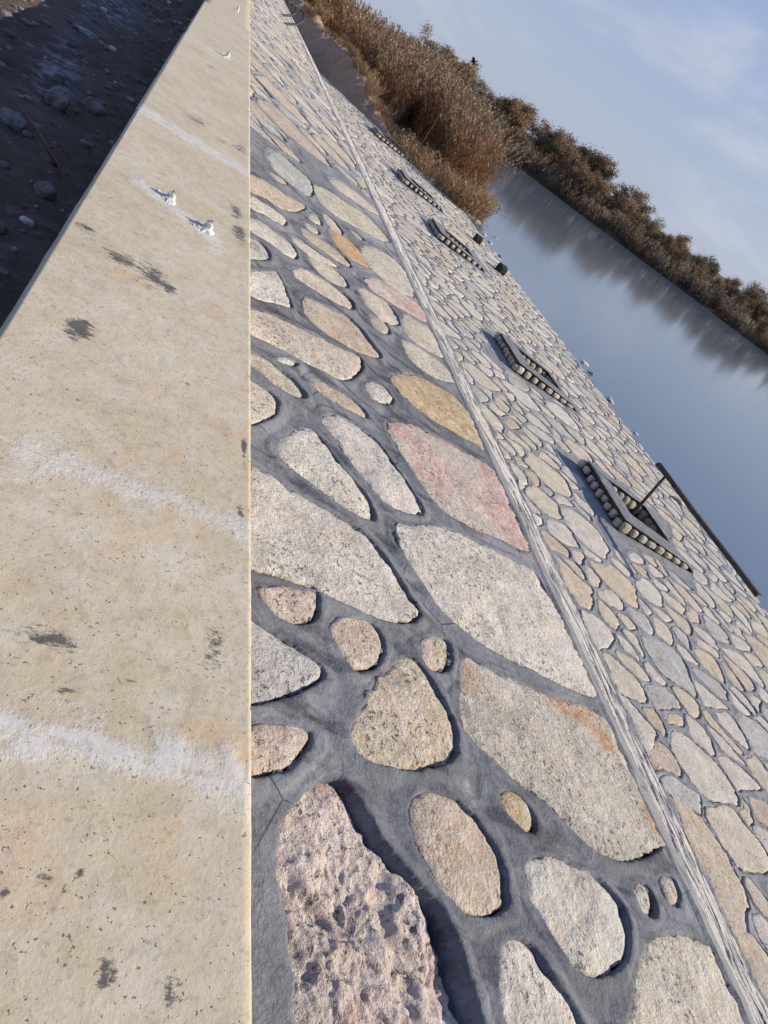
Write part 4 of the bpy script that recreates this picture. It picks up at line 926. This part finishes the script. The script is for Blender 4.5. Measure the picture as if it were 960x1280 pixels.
# straggling grass on the earth bank
for k in range(26):
    x = rr.uniform(2.6, 6.4); y = 30.5-8.9*min(max((x-4)/4.2, -1), 1.2)+rr.uniform(1.0, 4.5)
    place(GRASS, 'dry_grass_tuft', x, y, float(mound_z(np.array([x]), np.array([y]))[0])-.05, rr.uniform(.35, .75), 'small dry grass tuft growing on the bare brown earth bank', 'grass tuft', 'grass tufts on the earth bank', M_REED)
# far bank shrubs
def shrub_mesh(seed, h, w, tone, nleaf=7000, leaf=.15):
    r = np.random.RandomState(seed); T = MB(); Lf = MB(); tips = []
    nst = r.randint(4, 7)
    for s in range(nst):
        a = r.rand()*6.283; ln = r.uniform(.3, 1.)*w*.55; p0 = np.array((r.normal(0, .12), r.normal(0, .12), 0.)); hh = h*r.uniform(.6, .98)
        P = [p0+np.array((math.cos(a)*ln*t**1.3, math.sin(a)*ln*t**1.3, hh*t)) for t in (0, .35, .7, 1.)]
        T.tube([tuple(p) for p in P], [.07, .05, .03, .01], 5, col=(.10, .075, .055))
        for q in range(9):
            t = r.uniform(.25, 1.); i = min(int(t*3), 2); p = P[i]+(P[i+1]-P[i])*(t*3-i); b = r.rand()*6.283; l2 = r.uniform(.25, .55)*w*.5*(1.15-t*.6)
            e = p+np.array((math.cos(b)*l2, math.sin(b)*l2, l2*r.uniform(.1, .9)))
            T.tube([tuple(p), tuple((p+e)/2+np.array((0, 0, .05))), tuple(e)], [.022, .015, .006], 4, cap=False, col=(.11, .08, .055)); tips.append((e, r.uniform(.7, 1.25))); tips.append(((p+e)/2, r.uniform(.6, 1.1)))
    tp_ = np.array([t for t, _ in tips]); tc = np.array([c for _, c in tips]); k = r.randint(len(tips), size=nleaf)
    c = tp_[k]+r.normal(0, 1, (nleaf, 3))*np.array([.20, .20, .17])*h/3.6; c[:, 2] = np.maximum(c[:, 2], .05)
    d = r.normal(0, 1, (nleaf, 3)); d[:, 2] += .6; d /= np.linalg.norm(d, axis=1)[:, None]; e = np.cross(d, r.normal(0, 1, (nleaf, 3))); e /= np.linalg.norm(e, axis=1)[:, None]
    sz = leaf*r.uniform(.5, 1.3, nleaf)[:, None]; V = np.stack([c-e*sz*.22, c+d*sz*.5-e*sz*.12, c+d*sz, c+d*sz*.5+e*sz*.30], 1).reshape(-1, 3)
    col = np.repeat(np.asarray(tone)[None, :]*tc[k][:, None]*r.uniform(.7, 1.3, (nleaf, 1)), 4, 0)
    Lf.add(V, np.arange(nleaf*4).reshape(-1, 4), col)
    return T.build('trunk', True, True), Lf.build('crown', False, True)
KINDS = [('rust brown', (.27, .175, .10)), ('brown', (.26, .18, .11)), ('dull olive brown', (.215, .175, .095)), ('grey brown', (.28, .22, .155)), ('dark green', (.035, .045, .022))]
SH = {}
for ki, (nm, tone) in enumerate(KINDS):
    SH[ki] = [shrub_mesh(300+ki*10+j, 3.6, 3.6, tone) for j in range(2 if ki < 4 else 1)]
def shrub(x, y, ki, sc, label, grp):
    tm, cm = rr.choice(SH[ki]); root = empty('shrub', label, 'shrub', (x, y, flat_z(x, y)-.05), grp)
    root.rotation_euler = (0, 0, rr.uniform(0, 6.28)); root.scale = (sc*rr.uniform(.9, 1.2), sc*rr.uniform(.9, 1.2), sc)
    for nm, me, m in (('trunk', tm, M_BARK), ('crown', cm, M_LEAF)):
        o = bpy.data.objects.new(nm, me); C.objects.link(o); o.parent = root
        if not me.materials: me.materials.append(m)
for row, (off, scl) in enumerate(((3.0, .92), (5.2, 1.15), (8., 1.32))):
    for i in range(38):
        s = -16+i*2.2+rr.uniform(-.6, .6); o_ = off+rr.uniform(-.9, .9); P = BK_A+_bd*s+_bn*o_
        ki = rr.choice([0, 0, 1, 1, 2, 3]); prof = max(.45, .82-.013*max(s, 0))*(1.0+.14*math.sin(s*.31+1.)+.12*math.sin(s*.9))
        shrub(P[0], P[1], ki, scl*prof*rr.uniform(.92, 1.06), '%s bare twiggy shrub among its like on the far bank' % KINDS[ki][0], '%s shrubs on the far bank' % KINDS[ki][0])
P = BK_A+_bd*3.5+_bn*7.; shrub(P[0], P[1], 4, .98, 'single dark green tree standing out among brown shrubs on the far bank', None)
FR = [reed_mesh(400+i, 70, 1.1, 1.3, True, .05, .2, t) for i, t in enumerate([(.30, .215, .145), (.25, .175, .115), (.34, .26, .18)])]
for i in range(80):
    s = -14+i*.95+rr.uniform(-.4, .4); P = BK_A+_bd*s+_bn*(1.7+rr.uniform(-.7, .9))
    place(FR, 'reed_clump', P[0], P[1], max(flat_z(P[0], P[1]), -.1)-.05, rr.uniform(.75, 1.2), 'pale brown reeds fringing the water along the far bank', 'reeds', 'reeds along the far bank', M_REED)
